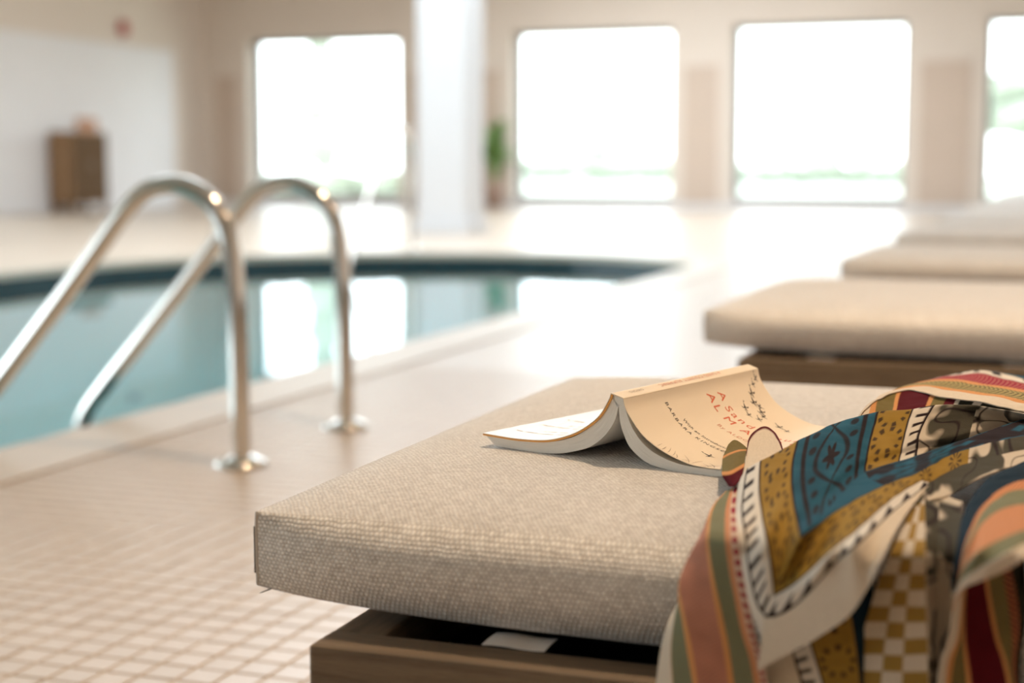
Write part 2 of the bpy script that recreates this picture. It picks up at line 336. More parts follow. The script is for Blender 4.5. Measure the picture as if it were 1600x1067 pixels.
for x, y, pw, lb in ((0.2, 2.3, 46, 'above the gap between the first two loungers'), (0.9, -2.8, 8, 'behind the camera, first of two'), (0.9, -5.9, 8, 'at the back of the room'), (2.6, 3.4, 14, 'over the head of the second lounger'), (2.6, 6.5, 14, 'over the head of the fourth lounger'), (2.6, 9.6, 14, 'over the head of the sixth lounger')):
    downlight(x, y, pw, 'round warm ceiling downlight ' + lb)

# ------------------------------------------------------------------ sun loungers
LW, LL = 0.80, 2.0          # cushion width (world Y) and length (world X)
def cushion(name, parent):
    """padded cushion with pinched corners; box surface grid mapped to a pillowy shape, UV in metres"""
    def ax(n_, e): u = np.linspace(-1, 1, n_); return np.sign(u) * (1 - (1 - np.abs(u)) ** e)
    U, Vv, W = ax(111, 1.7), ax(71, 1.6), np.linspace(-1, 1, 15)
    vid = {}; V = []; UV = []; Fc = []; FU = []
    def P(u, v, w):
        k = (round(u, 6), round(v, 6), round(w, 6))
        if k in vid: return vid[k]
        eu = max(0.0, 1 - abs(u) ** 34) ** 0.92; ev = max(0.0, 1 - abs(v) ** 8) ** 0.92
        cu = max(0.0, 1 - abs(u) ** 3); cv = max(0.0, 1 - abs(v) ** 2.5)
        dx, dy = (1 - abs(u)) * LL / 2, (1 - abs(v)) * LW / 2; gain = 1 - math.exp(-(dx + dy) / 0.075)
        E_ = 0.029
        ht = E_ + (0.0345 + 0.0105 * (1 - math.exp(-(dx + dy) / 0.055)) + 0.0008 * cu * cv - E_) * eu * ev
        eb = max(0.0, 1 - abs(u) ** 40) ** 0.9 * max(0.0, 1 - abs(v) ** 16) ** 0.9
        hb = E_ - 0.002 + 0.0150 * (1 - math.exp(-(dx + dy) / 0.10)) + 0.004 * eb
        z = w * (ht if w > 0 else hb)
        bx = 1 - abs(w) ** 3 if w > 0 else 1 - w * w
        x = u * (LL / 2 - 0.012 * (1 - (1 - abs(v) ** 2)) * 0) ; y = v * LW / 2
        side_y = max(0.0, (abs(v) - 0.9) / 0.1); side_x = max(0.0, (abs(u) - 0.95) / 0.05)
        y += np.sign(v) * 0.025 * bx * side_y * (1 - abs(u) ** 16)
        x += np.sign(u) * 0.018 * bx * side_x * (1 - abs(v) ** 10)
        # edges draw in a little between the corners
        z += 0.0010 * math.sin(5.1 * x + 2.2 * y) * ev * eu * (w > 0)
        vid[k] = len(V); V.append((x + LL / 2, y + LW / 2, z)); return vid[k]
    def face(A, B, mk, uvf, flip):
        for i in range(len(A) - 1):
            for j in range(len(B) - 1):
                q = [mk(A[i], B[j]), mk(A[i + 1], B[j]), mk(A[i + 1], B[j + 1]), mk(A[i], B[j + 1])]
                uu = [uvf(A[i], B[j]), uvf(A[i + 1], B[j]), uvf(A[i + 1], B[j + 1]), uvf(A[i], B[j + 1])]
                if flip: q.reverse(); uu.reverse()
                Fc.append(q); FU.append(uu)
    X = lambda u: u * LL / 2; Y = lambda v: v * LW / 2
    face(U, Vv, lambda u, v: P(u, v, 1), lambda u, v: (X(u), Y(v)), False)
    face(U, Vv, lambda u, v: P(u, v, -1), lambda u, v: (X(u), Y(v) + 5), True)
    face(U, W, lambda u, w_: P(u, -1, w_), lambda u, w_: (X(u), -LW / 2 - 0.03 + w_ * 0.03), False)
    face(U, W, lambda u, w_: P(u, 1, w_), lambda u, w_: (X(u), LW / 2 + 0.03 - w_ * 0.03), True)
    face(Vv, W, lambda v, w_: P(-1, v, w_), lambda v, w_: (-LL / 2 - 0.03 + w_ * 0.03, Y(v)), True)
    face(Vv, W, lambda v, w_: P(1, v, w_), lambda v, w_: (LL / 2 + 0.03 - w_ * 0.03, Y(v)), False)
    me = bpy.data.meshes.new(name); me.from_pydata(V, [], Fc); me.update()
    uvl = me.uv_layers.new(name='weave'); uvl.data.foreach_set('uv', [c for fu in FU for p_ in fu for c in p_])
    me.shade_smooth(); me.materials.append(M['fabric'])
    o = bpy.data.objects.new(name, me); COL.objects.link(o); o.parent = parent; return o
CZ = 0.3370      # mid height of the cushion corner
def lounger():
    # origin: floor below the near foot corner of the cushion
    e = empty('sun_lounger')
    c = cushion('cushion', e); c.location = (0, 0, CZ)
    for x_, y_ in ((0.0, 0.0), (0.0, LW)):
        s = -1 if y_ == 0 else 1
        MB().tube([(x_ + 0.0004, y_ - s * 0.0004, z) for z in np.linspace(-0.026, 0.029, 12)], [0.0006 + 0.0012 * math.sin(math.pi * (i + 0.5) / 12) ** 0.4 for i in range(12)], 8).build('corner_seam', M['fabric'], c, True)
        MB().tube([(x_ - 0.0010, y_ + s * 0.0008, z) for z in np.linspace(-0.017, 0.018, 8)], 0.0006, 6).build('stitching', M['thread'], c, True)
    MB().tube(catmull([(0.018, 0.004, -0.0245), (0.013, 0.001, -0.0275), (0.009, -0.001, -0.0295), (0.003, -0.002, -0.0320)], 10), [0.0007] * 6 + [0.0006, 0.0005, 0.0004, 0.0002], 6).build('loose_thread', M['thread'], c, True)
    # frame boards
    FT, FB_, T = 0.2885, 0.17, 0.040; x0, x1, y0, y1 = 0.072, LL - 0.05, -0.058, LW - 0.03
    MB().box((x0, y0, FB_), (x1, y0 + T, FT), 0.003).build('side_board', M['wood'], e)
    MB().box((x0, y1 - T, FB_), (x1, y1, FT), 0.003).build('side_board', M['wood'], e)
    MB().box((x0, y0 + T, FB_), (x0 + T, y1 - T, FT - 0.0004), 0.003).build('end_board', M['wood_y'], e)
    MB().box((x1 - T, y0 + T, FB_), (x1, y1 - T, FT - 0.0004), 0.003).build('end_board', M['wood_y'], e)
    MB().box((x0 + T, y0 + T, 0.245), (x1 - T, y1 - T, 0.248)).build('webbing', M['navy'], e)
    for k in range(12):
        xa = x0 + T + 0.06 + k * 0.152
        MB().box((xa, y0 + T, 0.222), (xa + 0.07, y1 - T, 0.244), 0.003).build('slat', M['wood_y'], e)
    for xa in (x0 + 0.14, x1 - 0.22):
        for ya in (y0 + 0.04, y1 - 0.11): MB().box((xa, ya, 0.0025), (xa + 0.07, ya + 0.07, 0.246), 0.004).build('leg', M['wood'], e)
    for xa, wd in ((0.186, 0.046), (0.515, 0.046)):
        # flat cloth label poking out between cushion and board
        g = [(xa + wd * i / 6, y0 + 0.040 + 0.03 * j / 6, 0.2889 + 0.0004 * math.sin(j * 0.5) + 0.0006 * math.sin(i)) for j in range(7) for i in range(7)]
        g += [(a, b, z_ + 0.0006) for a, b, z_ in g]
        q = [(j * 7 + i, j * 7 + i + 1, j * 7 + i + 8, j * 7 + i + 7) for j in range(6) for i in range(6)]
        rim = [i for i in range(7)] + [7 * j + 6 for j in range(1, 7)] + [42 + i for i in range(5, -1, -1)] + [7 * j for j in range(5, 0, -1)]
        q = [t_[::-1] for t_ in q] + [tuple(i + 49 for i in t_) for t_ in q] + [(rim[i], rim[(i + 1) % 24], rim[(i + 1) % 24] + 49, rim[i] + 49) for i in range(24)]
        MB().add(g, q).build('care_label', M['tagw'], c.parent)
    return e
L0 = lounger()
FOOT = [(-0.560, 1.012), (-0.605, 2.745), (-0.585, 4.40), (-0.615, 6.15), (-0.59, 7.85), (-0.60, 9.55), (-0.585, 11.25), (-0.60, 12.95), (-0.59, 14.65), (-0.60, 16.35)]
LBL = ['nearest lounger, oat woven cushion holding the open book and patterned scarf', 'second lounger, oat cushion just behind the open book', 'third lounger from the camera, blurred oat cushion', 'fourth lounger from the camera, blurred oat cushion',
       'fifth lounger from the camera, pale blurred cushion', 'sixth lounger from the camera, pale blurred cushion', 'seventh lounger from the camera, pale blurred cushion', 'eighth lounger from the camera, near the far windows',
       'second to last lounger of the row toward the windows', 'last lounger of the row, closest to the windows']
for i, (x, y) in enumerate(FOOT):
    o = L0 if i == 0 else copy_tree(L0)
    o.location = (x, y, 0); tag(o, LBL[i], 'lounger', 'sun loungers in a row along the pool deck')

# ------------------------------------------------------------------ pool ladder
prof = [(-1.605, 0.0), (-1.606, 0.12), (-1.607, 0.26), (-1.611, 0.38), (-1.624, 0.475), (-1.660, 0.545), (-1.715, 0.578), (-1.766, 0.583), (-1.820, 0.568), (-1.872, 0.525), (-1.955, 0.428), (-2.06, 0.308), (-2.17, 0.185), (-2.28, 0.062), (-2.335, -0.01), (-2.360, -0.10), (-2.362, -0.30), (-2.362, -0.60), (-2.362, -0.98)]
path = catmull(prof, 110)
def rail_path(dx=0.0): return [(p[0] - prof[0][0], 0, p[1] + dx) for p in path]
lad = empty('pool_ladder', (prof[0][0], 2.844, 0.0022))
for dy in (0.0, 0.503):
    r_ = MB().tube([(a, dy, c) for a, _, c in rail_path()], 0.0205, 20).build('handrail', M['steel'], lad, True)
    MB().lathe((0, dy, 0), [(0.056, 0.0), (0.056, 0.004), (0.050, 0.011), (0.034, 0.018), (0.026, 0.022), (0.0215, 0.024)], 36).build('flange', M['steel'], lad, True)
for z in (-0.32, -0.58, -0.84):
    MB().box((-0.83, 0.0, z), (-0.70, 0.503, z + 0.025), 0.006).build('tread', M['steel'], lad)
tag(lad, 'polished steel pool ladder with two arched handrails on the pool edge', 'ladder')
# grab rail at the far end of the pool
gx = aty(640, 396, 10.9)[0]
gr = empty('stair_handrail', (gx, 10.95, 0.006))
gp = catmull([(0, 0, 0), (0, 0, 0.4), (0, -0.01, 0.70), (0, -0.08, 0.86), (0, -0.22, 0.90), (0, -0.40, 0.84), (0, -0.75, 0.45), (0, -1.05, 0.05), (0, -1.25, -0.35), (0, -1.3, -1.2)], 60)
MB().tube(gp, 0.021, 14).build('rail', M['steel'], gr, True)
MB().lathe((0, 0, 0), [(0.06, 0.0), (0.06, 0.006), (0.03, 0.02)], 24).build('flange', M['steel'], gr)
tag(gr, 'thin steel grab rail at the far end of the pool', 'handrail')
#@@PART2
# ------------------------------------------------------------------ open book lying face down
BO = atz(964, 619, 0.438); BANG = 0.29428; BLEN = 0.2316
bd = np.array([math.sin(BANG), math.cos(BANG), 0]); bbx = np.array([bd[1], -bd[0], 0])
book = empty('open_book', (BO[0], BO[1], 0.382), -BANG)      # local x: away from the spine to the right, local y: tail to head
ZB = -0.382
FC = [(0.0061, 0.4368), (0.0079, 0.4301), (0.0122, 0.4231), (0.0249, 0.4088), (0.0427, 0.3984), (0.0643, 0.3913), (0.0797, 0.3896), (0.0954, 0.3896), (0.118, 0.3905), (0.1385, 0.3925)]
RU = [(0.0059, 0.4355), (0.0080, 0.4258), (0.0147, 0.4119), (0.0262, 0.4002), (0.0428, 0.3923), (0.0643, 0.3884), (0.0943, 0.3883), (0.1165, 0.3893), (0.1360, 0.3910)]
RL = [(0.0007, 0.4303), (0.0023, 0.4169), (0.0063, 0.4064), (0.0125, 0.3967), (0.0263, 0.3875), (0.0429, 0.3838), (0.0644, 0.3828), (0.0944, 0.3832), (0.1245, 0.3840)]
BC = [(-0.0061, 0.4395), (-0.0085, 0.4336), (-0.0176, 0.4202), (-0.0325, 0.4088), (-0.0483, 0.4011), (-0.0688, 0.3955), (-0.0958, 0.3935), (-0.1165, 0.3938), (-0.1355, 0.3945)]
LU = [(-0.0060, 0.4385), (-0.0085, 0.4322), (-0.0178, 0.4180), (-0.0325, 0.4062), (-0.0482, 0.3985), (-0.0688, 0.3934), (-0.0958, 0.3918), (-0.1165, 0.3925), (-0.1345, 0.3936)]
LLo = [(0.0005, 0.4303), (-0.0029, 0.418), (-0.0126, 0.4045), (-0.0274, 0.3935), (-0.0482, 0.3868), (-0.0636, 0.3842), (-0.0773, 0.3835), (-0.1000, 0.3836), (-0.1235, 0.3845)]
SQ = 0.10     # the halves close up a little toward the head
def squeeze(b, t): return b * (1 - SQ * t / BLEN)
def sheet_pts(P, n_): return catmull(P, n_)
def book_solid(U, Lw, y0, y1, name, m, parent, ny=9, nn=46):
    u = sheet_pts(U, nn); l = sheet_pts(Lw, nn); V = []; Fc = []
    loop = np.vstack([u, l[::-1]]); n_ = len(loop)
    for k in range(ny):
        y = y0 + (y1 - y0) * k / (ny - 1)
        V += [(squeeze(p[0], y), y, p[1] + ZB) for p in loop]
    Fc = [(k * n_ + i, k * n_ + (i + 1) % n_, (k + 1) * n_ + (i + 1) % n_, (k + 1) * n_ + i) for k in range(ny - 1) for i in range(n_)]
    for k in (0, ny - 1):
        Fc += [(k * n_ + i, k * n_ + i + 1, k * n_ + n_ - 2 - i, k * n_ + n_ - 1 - i) for i in range(nn - 1)]
    o = MB().add(V, Fc).build(name, m, parent, fix=True); return autosmooth(o, 35)
def paper_mat():
    m, t = newmat('grey_white_page_edges')
    tc = t.n('ShaderNodeTexCoord'); 
    nz = t.n('ShaderNodeTexNoise', inp={0: t.n('ShaderNodeMapping', inp={0: tc.outputs['UV'], 3: (2.0, 120.0, 1)}).outputs[0], 'Scale': 1.0, 'Detail': 4.0})
    cr = t.n('ShaderNodeValToRGB', inp={0: nz.outputs[0]}); cr.color_ramp.elements[0].position = 0.38; cr.color_ramp.elements[1].position = 0.55
    cr.color_ramp.elements[0].color = (0.66, 0.64, 0.60, 1); cr.color_ramp.elements[1].color = (0.82, 0.80, 0.76, 1)
    bn = t.n('ShaderNodeBump', inp={'Strength': 0.3, 'Distance': 0.0004, 'Height': nz.outputs[0]})
    p = t.n('ShaderNodeBsdfPrincipled', inp={'Base Color': cr.outputs[0], 'Roughness': 0.85, 'Specular IOR Level': 0.2, 'Normal': bn.outputs[0]}); t.out(p.outputs[0]); return m
M['pages'] = paper_mat()
M['cover'] = mat('cream_book_cover', (0.80, 0.69, 0.55), 0.5, var=0.03, scale=20, spec=0.35)
M['coverin'] = mat('orange_inside_cover', (0.75, 0.36, 0.08), 0.6)
M['coverback'] = mat('cream_back_cover', (0.66, 0.61, 0.54), 0.38, spec=0.5)
M['inkred'] = mat('red_ink', (0.66, 0.12, 0.045), 0.6); M['inkblack'] = mat('black_ink', (0.055, 0.045, 0.04), 0.6)
M['inkpink'] = mat('pale_red_ink', (0.62, 0.24, 0.14), 0.6); M['inkgrey'] = mat('grey_brown_ink', (0.32, 0.25, 0.18), 0.6); M['inkpale'] = mat('pale_grey_ink', (0.62, 0.56, 0.50), 0.6)
def block(U, Lw, name):
    o = book_solid(U, Lw, 0.0015, BLEN - 0.0015, name, M['pages'], book)
    # uv: x along the sheet, y through the block so that the page lines follow the curve
    me = o.data; uvl = me.uv_layers.new(name='pages'); nn = 46; n_ = 2 * nn; vi = np.zeros(len(me.loops), int); me.loops.foreach_get('vertex_index', vi)
    k = vi % n_; u = np.where(k < nn, k, n_ - 1 - k) / nn; w_ = np.where(k < nn, 1.0, 0.0); uvl.data.foreach_set('uv', np.stack([u * 3, w_], 1).ravel())
    return o
block(RU, RL, 'page_block'); block(LU, LLo, 'page_block')
block([(-0.0060, 0.4385), (-0.002, 0.4377), (0.002, 0.4367), (0.0058, 0.4356)], [(-0.0012, 0.4298), (-0.0003, 0.4292), (0.0008, 0.4292), (0.0014, 0.4298)], 'page_block')
def off(P, d):
    P = catmull(P, 46); T = np.gradient(P, axis=0); T /= np.linalg.norm(T, axis=1)[:, None]; return P + np.stack([-T[:, 1], T[:, 0]], 1) * d
fcP = catmull(FC, 46); bcP = catmull(BC, 46)
fc = book_solid(fcP, off(FC, -0.0005), 0, BLEN, 'front_cover', M['cover'], book, ny=13)
bc = book_solid(bcP, off(BC, 0.0005), 0, BLEN, 'back_cover', M['coverback'], book, ny=13)
li = book_solid(off(BC, 0.00052), off(BC, 0.0020), 0.0003, BLEN - 0.0003, 'lining', M['coverin'], bc)
SPL = [(-0.0062, 0.4396), (-0.0050, 0.4400), (0.0, 0.4387), (0.0050, 0.4373), (0.0063, 0.4366)]
sp_ = book_solid(SPL, [(a, b - 0.0009) for a, b in SPL], 0, BLEN, 'spine', M['cover'], book)
# print on the cover: flat lettering wrapped onto the curved boards
dn = catmull(FC, 400); ds = np.r_[0, np.cumsum(np.linalg.norm(np.diff(dn, axis=0), axis=1))]
def on_cover(s, t, h=0.00015):
    b = np.interp(s, ds, dn[:, 0]); z = np.interp(s, ds, dn[:, 1]); e = 0.001
    tb = np.interp(s + e, ds, dn[:, 0]) - np.interp(s - e, ds, dn[:, 0]); tz = np.interp(s + e, ds, dn[:, 1]) - np.interp(s - e, ds, dn[:, 1]); l = np.hypot(tb, tz) + 1e-9
    return np.stack([(b - tz / l * h) * (1 - SQ * t / BLEN), t, z + tb / l * h + ZB], -1)
def text_mesh(body, size, spacing=1.0, shear=0.0):
    c = bpy.data.curves.new('lettering', 'FONT'); c.body = body; c.size = size; c.space_character = spacing; c.resolution_u = 3; c.shear = shear
    o = bpy.data.objects.new('lettering', c); COL.objects.link(o); bpy.context.view_layer.update()
    dg = bpy.context.evaluated_depsgraph_get(); me = bpy.data.meshes.new_from_object(o.evaluated_get(dg)); bpy.data.objects.remove(o); bpy.data.curves.remove(c)
    bm = bmesh.new(); bm.from_mesh(me)
    bmesh.ops.triangulate(bm, faces=bm.faces[:])
    for _ in range(2): bmesh.ops.subdivide_edges(bm, edges=[e for e in bm.edges if e.calc_length() > size * 0.18], cuts=1)
    bmesh.ops.triangulate(bm, faces=bm.faces[:]); bm.verts.index_update()
    V = np.array([v.co[:] for v in bm.verts]); Fc = [[v.index for v in f.verts] for f in bm.faces]; bm.free(); return V, Fc
def serifs(V, Fc): return V, Fc
def print_on(body, s0, t0, size, m, wide=1.0, spacing=1.0, parent=None, name='lettering', thin=0.0):
    V, Fc = text_mesh(body, size, spacing)
    MB().add(on_cover(s0 + V[:, 0] * wide, t0 + V[:, 1]), Fc).build(name, m, parent or fc)
print_on('A', 0.0125, 0.1465, 0.0150, M['inkred'], 1.0); print_on('Sand', 0.0275, 0.1435, 0.0150, M['inkred'], 1.0, 1.25); print_on('County', 0.0720, 0.1415, 0.0150, M['inkred'], 1.0, 1.25)
for ch, s_ in zip('ALMANAC', (0.0115, 0.0235, 0.0375, 0.0575, 0.074, 0.091, 0.107)): print_on(ch, s_, 0.1285 - 0.03 * s_, 0.0155, M['inkred'])
print_on('By ALDO LEOPOLD', 0.0435, 0.1085, 0.0075, M['inkpink'], 1.0, 1.15)
print_on('With an Introduction by', 0.0290, 0.0690, 0.0062, M['inkblack'], 0.95, 1.05)
print_on('BARBARA KINGSOLVER', 0.0105, 0.0590, 0.0062, M['inkblack'], 1.12, 1.3)
V, Fc = text_mesh('A SAND COUNTY ALMANAC', 0.0066, 1.25)    # along the spine, head to tail
def on_spine(x, y, t0): return np.stack([(y - 0.0026) * 0.98, t0 - x, 0.4388 - 0.27 * (y - 0.0026) + 0.0004 + ZB], -1)
MB().add(on_spine(V[:, 0], V[:, 1], 0.170), Fc).build('lettering', M['inkpink'], sp_)
V, Fc = text_mesh('OXFORD', 0.0045, 1.2); MB().add(on_spine(V[:, 0], V[:, 1] + 0.001, 0.040), Fc).build('lettering', M['inkgrey'], sp_)
# flying birds and grass drawn on the cover
def stroke(pts, w0, m, name, parent=fc):
    P = catmull(pts, 14); T = np.gradient(P, axis=0); T /= np.linalg.norm(T, axis=1)[:, None] + 1e-9; N = np.stack([-T[:, 1], T[:, 0]], 1)
    wd = w0 * np.sin(np.linspace(0.12, math.pi - 0.12, 14))[:, None]; A = P + N * wd; B = P - N * wd; Q = np.vstack([A, B])
    return on_cover(Q[:, 0], Q[:, 1]), [(i, i + 14, i + 15, i + 1) for i in range(13)]
def bird(s, t, sz, ang):
    mb = MB(); c, sn = math.cos(ang), math.sin(ang)
    def q(x, y): return (s + sz * (x * c - y * sn), t + sz * (x * sn + y * c))
    for pts, wd in (([(-1, 0.05), (-0.3, 0.0), (0.4, -0.05), (1.2, 0.12)], 0.16), ([(-0.1, 0.0), (0.1, 0.5), (-0.3, 0.9)], 0.14), ([(0.1, 0.0), (0.35, -0.45), (0.05, -0.85)], 0.13), ([(-1, 0.05), (-1.3, 0.18), (-1.5, 0.1)], 0.10)):
        mb.add(*stroke([q(*p) for p in pts], wd * sz, None, ''))
    mb.build('bird_drawing', M['inkblack'], fc)
for b_ in ((0.0075, 0.2225, 0.0045, 0.3), (0.0125, 0.214, 0.004, -0.2), (0.0205, 0.203, 0.0060, -0.35), (0.0300, 0.196, 0.0062, -0.3), (0.0365, 0.199, 0.0050, 0.4), (0.0430, 0.193, 0.0062, -0.5), (0.0490, 0.187, 0.0050, -0.2), (0.0330, 0.176, 0.0055, -0.5), (0.0420, 0.170, 0.0045, -0.2), (0.0510, 0.176, 0.0048, -0.6), (0.0690, 0.184, 0.0055, -0.5), (0.0790, 0.181, 0.0045, -0.3), (0.0780, 0.0370, 0.0055, -0.15)): bird(*b_)
for k in range(16):
    s_ = 0.048 + 0.005 * k + random.uniform(-0.002, 0.002); lean = random.uniform(-0.012, 0.014); hgt = random.uniform(0.008, 0.018)
    MB().add(*stroke([(s_, 0.001), (s_ + lean * 0.3, hgt * 0.5), (s_ + lean, hgt)], random.uniform(0.0002, 0.0004), None, '')).build('grass_drawing', M['inkgrey'], fc)
# faint printing on the back cover
dnb = catmull(BC, 300); dsb = np.r_[0, np.cumsum(np.linalg.norm(np.diff(dnb, axis=0), axis=1))]
for r_ in range(9):
    x0_, x1_, yy = 0.060, 0.135, 0.03 + 0.012 * r_
    s_ = np.linspace(x0_, x1_ - 0.02 * (r_ % 3), 24); V_ = []
    for y in (yy, yy + 0.0016): V_ += [(squeeze(np.interp(q, dsb, dnb[:, 0]), y), y, np.interp(q, dsb, dnb[:, 1]) + 0.0002 + ZB) for q in s_]
    MB().add(V_, [(i, i + 1, i + 25, i + 24) for i in range(0, 23, 1) if (i * 7 + r_ * 3) % 5]).build('text_line', M['inkpale'], bc)
tag(book, 'cream paperback lying open face down on the nearest lounger cushion', 'book')

# ------------------------------------------------------------------ patterned scarf
ZT, YF = 0.3835, 0.988
def depth0(x, y):
    d = ray(x, y); tt = (ZT - CAMH) / d[2] if d[2] < -1e-4 else 9; tf = YF / d[1]; k = 0.02
    return max(tt, tf) + k * math.log(1 + math.exp(-abs(tt - tf) / k)) * 0.0, d
def cp(p):
    t, d = depth0(p[0], p[1]); return CAM + d * (t - p[2])
def vnoise(x, y, seed=0):
    xi = np.floor(x).astype(int); yi = np.floor(y).astype(int); xf = x - xi; yf = y - yi; xf = xf * xf * (3 - 2 * xf); yf = yf * yf * (3 - 2 * yf)
    def h(a, b): n_ = (a * 374761393 + b * 668265263 + seed * 1442695041) & 0x7fffffff; n_ = ((n_ ^ (n_ >> 13)) * 1274126177) & 0x7fffffff; return ((n_ ^ (n_ >> 16)) & 0xffff) / 65535.0
    return (h(xi, yi) * (1 - xf) + h(xi + 1, yi) * xf) * (1 - yf) + (h(xi, yi + 1) * (1 - xf) + h(xi + 1, yi + 1) * xf) * yf
C_ = dict(cream=(0.74, 0.64, 0.52), white=(0.76, 0.70, 0.62), ochre=(0.40, 0.24, 0.045), blue=(0.028, 0.125, 0.20), navy=(0.010, 0.028, 0.048), ink=(0.028, 0.017, 0.02), green=(0.27, 0.27, 0.165),
          salmon=(0.50, 0.22, 0.15), peach=(0.62, 0.28, 0.145), orange=(0.70, 0.33, 0.13), red=(0.40, 0.022, 0.06), wine=(0.13, 0.010, 0.018), olive=(0.24, 0.19, 0.075), fdark=(0.032, 0.032, 0.020), gold=(0.50, 0.40, 0.17))
def mixc(a, b, m_): return a * (1 - m_[..., None]) + np.array(b) * m_[..., None]
C_ = {k: tuple((0.80 if k in ('cream', 'white', 'peach', 'salmon', 'orange') else 0.66) * x for x in v_) for k, v_ in C_.items()}
def base(c, s): return np.ones(s.shape + (3,)) * np.array(C_[c])
def sm(x, e=0.03): return np.clip(0.5 - x / (2 * e), 0, 1)       # 1 where x < 0
def f_plain(c):
    def f(s, t, w_): return base(c, s) * (1 + 0.10 * (vnoise(t * 900, s * 40, 3) - 0.5))[..., None]
    return f
def f_weave(c, c2, sc_=1.0):
    def f(s, t, w_):
        o = base(c, s); a = (t / (0.004 * sc_)); b = s * w_ / (0.004 * sc_); z = np.abs(((a + np.abs((b % 2) - 1) * 2) % 1) - 0.5)
        return mixc(o, C_[c2], (z < 0.17) * 0.75)
    return f
def f_salmon(s, t, w_):
    o = base('salmon', s); a = np.sin(t * 2200) * np.sin(s * w_ * 2600); return o * (1 + 0.13 * a + 0.18 * (vnoise(t * 120, s * w_ * 160, 9) - 0.5))[..., None]
def f_dots(s, t, w_):
    o = base('cream', s); tt = ((t / 0.0067) % 1) - 0.5; return mixc(mixc(o, C_['peach'], np.full(s.shape, 0.35)), C_['red'], sm(np.hypot((s - 0.5) * 1.1, tt) - 0.32, 0.08))
def f_tick(flip=False, per=0.0085, tri=False, frac=None):
    def f(s, t, w_):
        s = 1 - s if flip else s; o = base('white', s); ph = np.abs(((t / (per if frac is None else frac * t.max())) % 1) - 0.5)
        o = mixc(o, C_['ink'], sm(s - 0.17, 0.05))
        wd = 0.17 if not tri else 0.30 * np.clip(1 - (s - 0.1) / 0.6, 0, 1)
        o = mixc(o, C_['ink'], sm(ph - wd, 0.05) * sm(s - 0.66, 0.05)); return mixc(o, C_['ink'], sm(0.93 - s, 0.03))
    return f
def f_suns(per=0.030, ph0=0.0, frac=None):
    def f(s, t, w_):
        o = base('ochre', s) * (1 + 0.22 * (vnoise(t * 160, s * 4, 5) - 0.5))[..., None]
        pr = per if frac is None else frac * t.max(); k = 1.0 if frac is None else pr / per
        x = (s - 0.5) * w_; y = (((t / pr + ph0) % 1) - 0.5) * pr / k; r_ = np.hypot(x, y); R_ = min(0.0093, 0.34 * w_); a = np.arctan2(y, x)
        da = np.abs(((a / (2 * math.pi) * 9) % 1) - 0.5) * 2
        ring = sm(np.abs(r_ - R_) - 0.0017, 0.0006) * sm(0.56 - da, 0.08)
        o = mixc(o, C_['ink'], 0.85 * ring); o = mixc(o, C_['ink'], sm(s - 0.05, 0.02)); return mixc(o, C_['ink'], sm(0.95 - s, 0.02))
    return f
def f_blue(s, t, w_):
    o = base('blue', s) * (1 + 0.5 * (vnoise(t * 140, s * w_ * 60, 7) - 0.5))[..., None]; ink = C_['ink']
    o = mixc(o, ink, sm(np.abs(s - 0.16) - 0.026, 0.01)); o = mixc(o, ink, sm(np.abs(s - 0.84) - 0.026, 0.01)); o = mixc(o, ink, sm(s - 0.03, 0.01)); o = mixc(o, ink, sm(0.97 - s, 0.01))
    pr = 0.62 * t.max(); tt = ((t / pr + 0.645) % 1); per = 0.034; amp = 0.21 * np.abs(np.sin(math.pi * tt)) ** 0.8; o = mixc(o, ink, 0.9 * sm(np.abs(np.abs(s - 0.5) - amp) - 0.024, 0.01))
    cx2 = (s - 0.5) * w_; cy2 = (tt - 0.5) * per; a = np.arctan2(cy2, cx2); o = mixc(o, ink, sm(np.hypot(cx2, cy2) - 0.0066 * (1 + 0.3 * np.cos(6 * a)), 0.0006))
    for dx, dy in ((0.24, 0.0), (-0.24, 0.0), (0.25, 0.25), (-0.25, 0.25), (0.25, -0.25), (-0.25, -0.25)):
        ex = (s - 0.5 - dx) * w_; ey = (((tt - dy) % 1)); ey = np.minimum(ey, 1 - ey) * per; o = mixc(o, ink, 0.9 * sm(np.hypot(ex, ey * 1.3) - 0.0026, 0.0006))
    return o
def f_floral(sc_=1.0, dark=0.5, seed=1):
    def f(s, t, w_):
        x = s * w_; o = base('cream', s) * 0.88; n1 = vnoise(t * 45 * sc_ + 3, x * 45 * sc_, seed); n2 = vnoise(t * 150 * sc_, x * 150 * sc_, seed + 4)
        o = mixc(o, C_['fdark'], sm(0.62 - dark * 0.2 - (n1 * 0.75 + n2 * 0.25), 0.03) * 0.92)
        n3 = vnoise(t * 80 * sc_ + 9, x * 80 * sc_, seed + 8); o = mixc(o, C_['ink'], sm(np.abs(n3 - 0.5) - 0.035, 0.02) * 0.85); return o
    return f
def f_check(s, t, w_):
    x = s * w_; c = (np.floor(x / 0.0125) + np.floor(t / 0.0118)) % 2; o = base('cream', s) * 0.9; o = mixc(o, C_['ochre'], c * 0.97); return o
def f_hem(s, t, w_): return mixc(base('cream', s), C_['orange'], sm(0.90 - s, 0.06) * 0.7)
SV, SF, SCOL = [], [], []
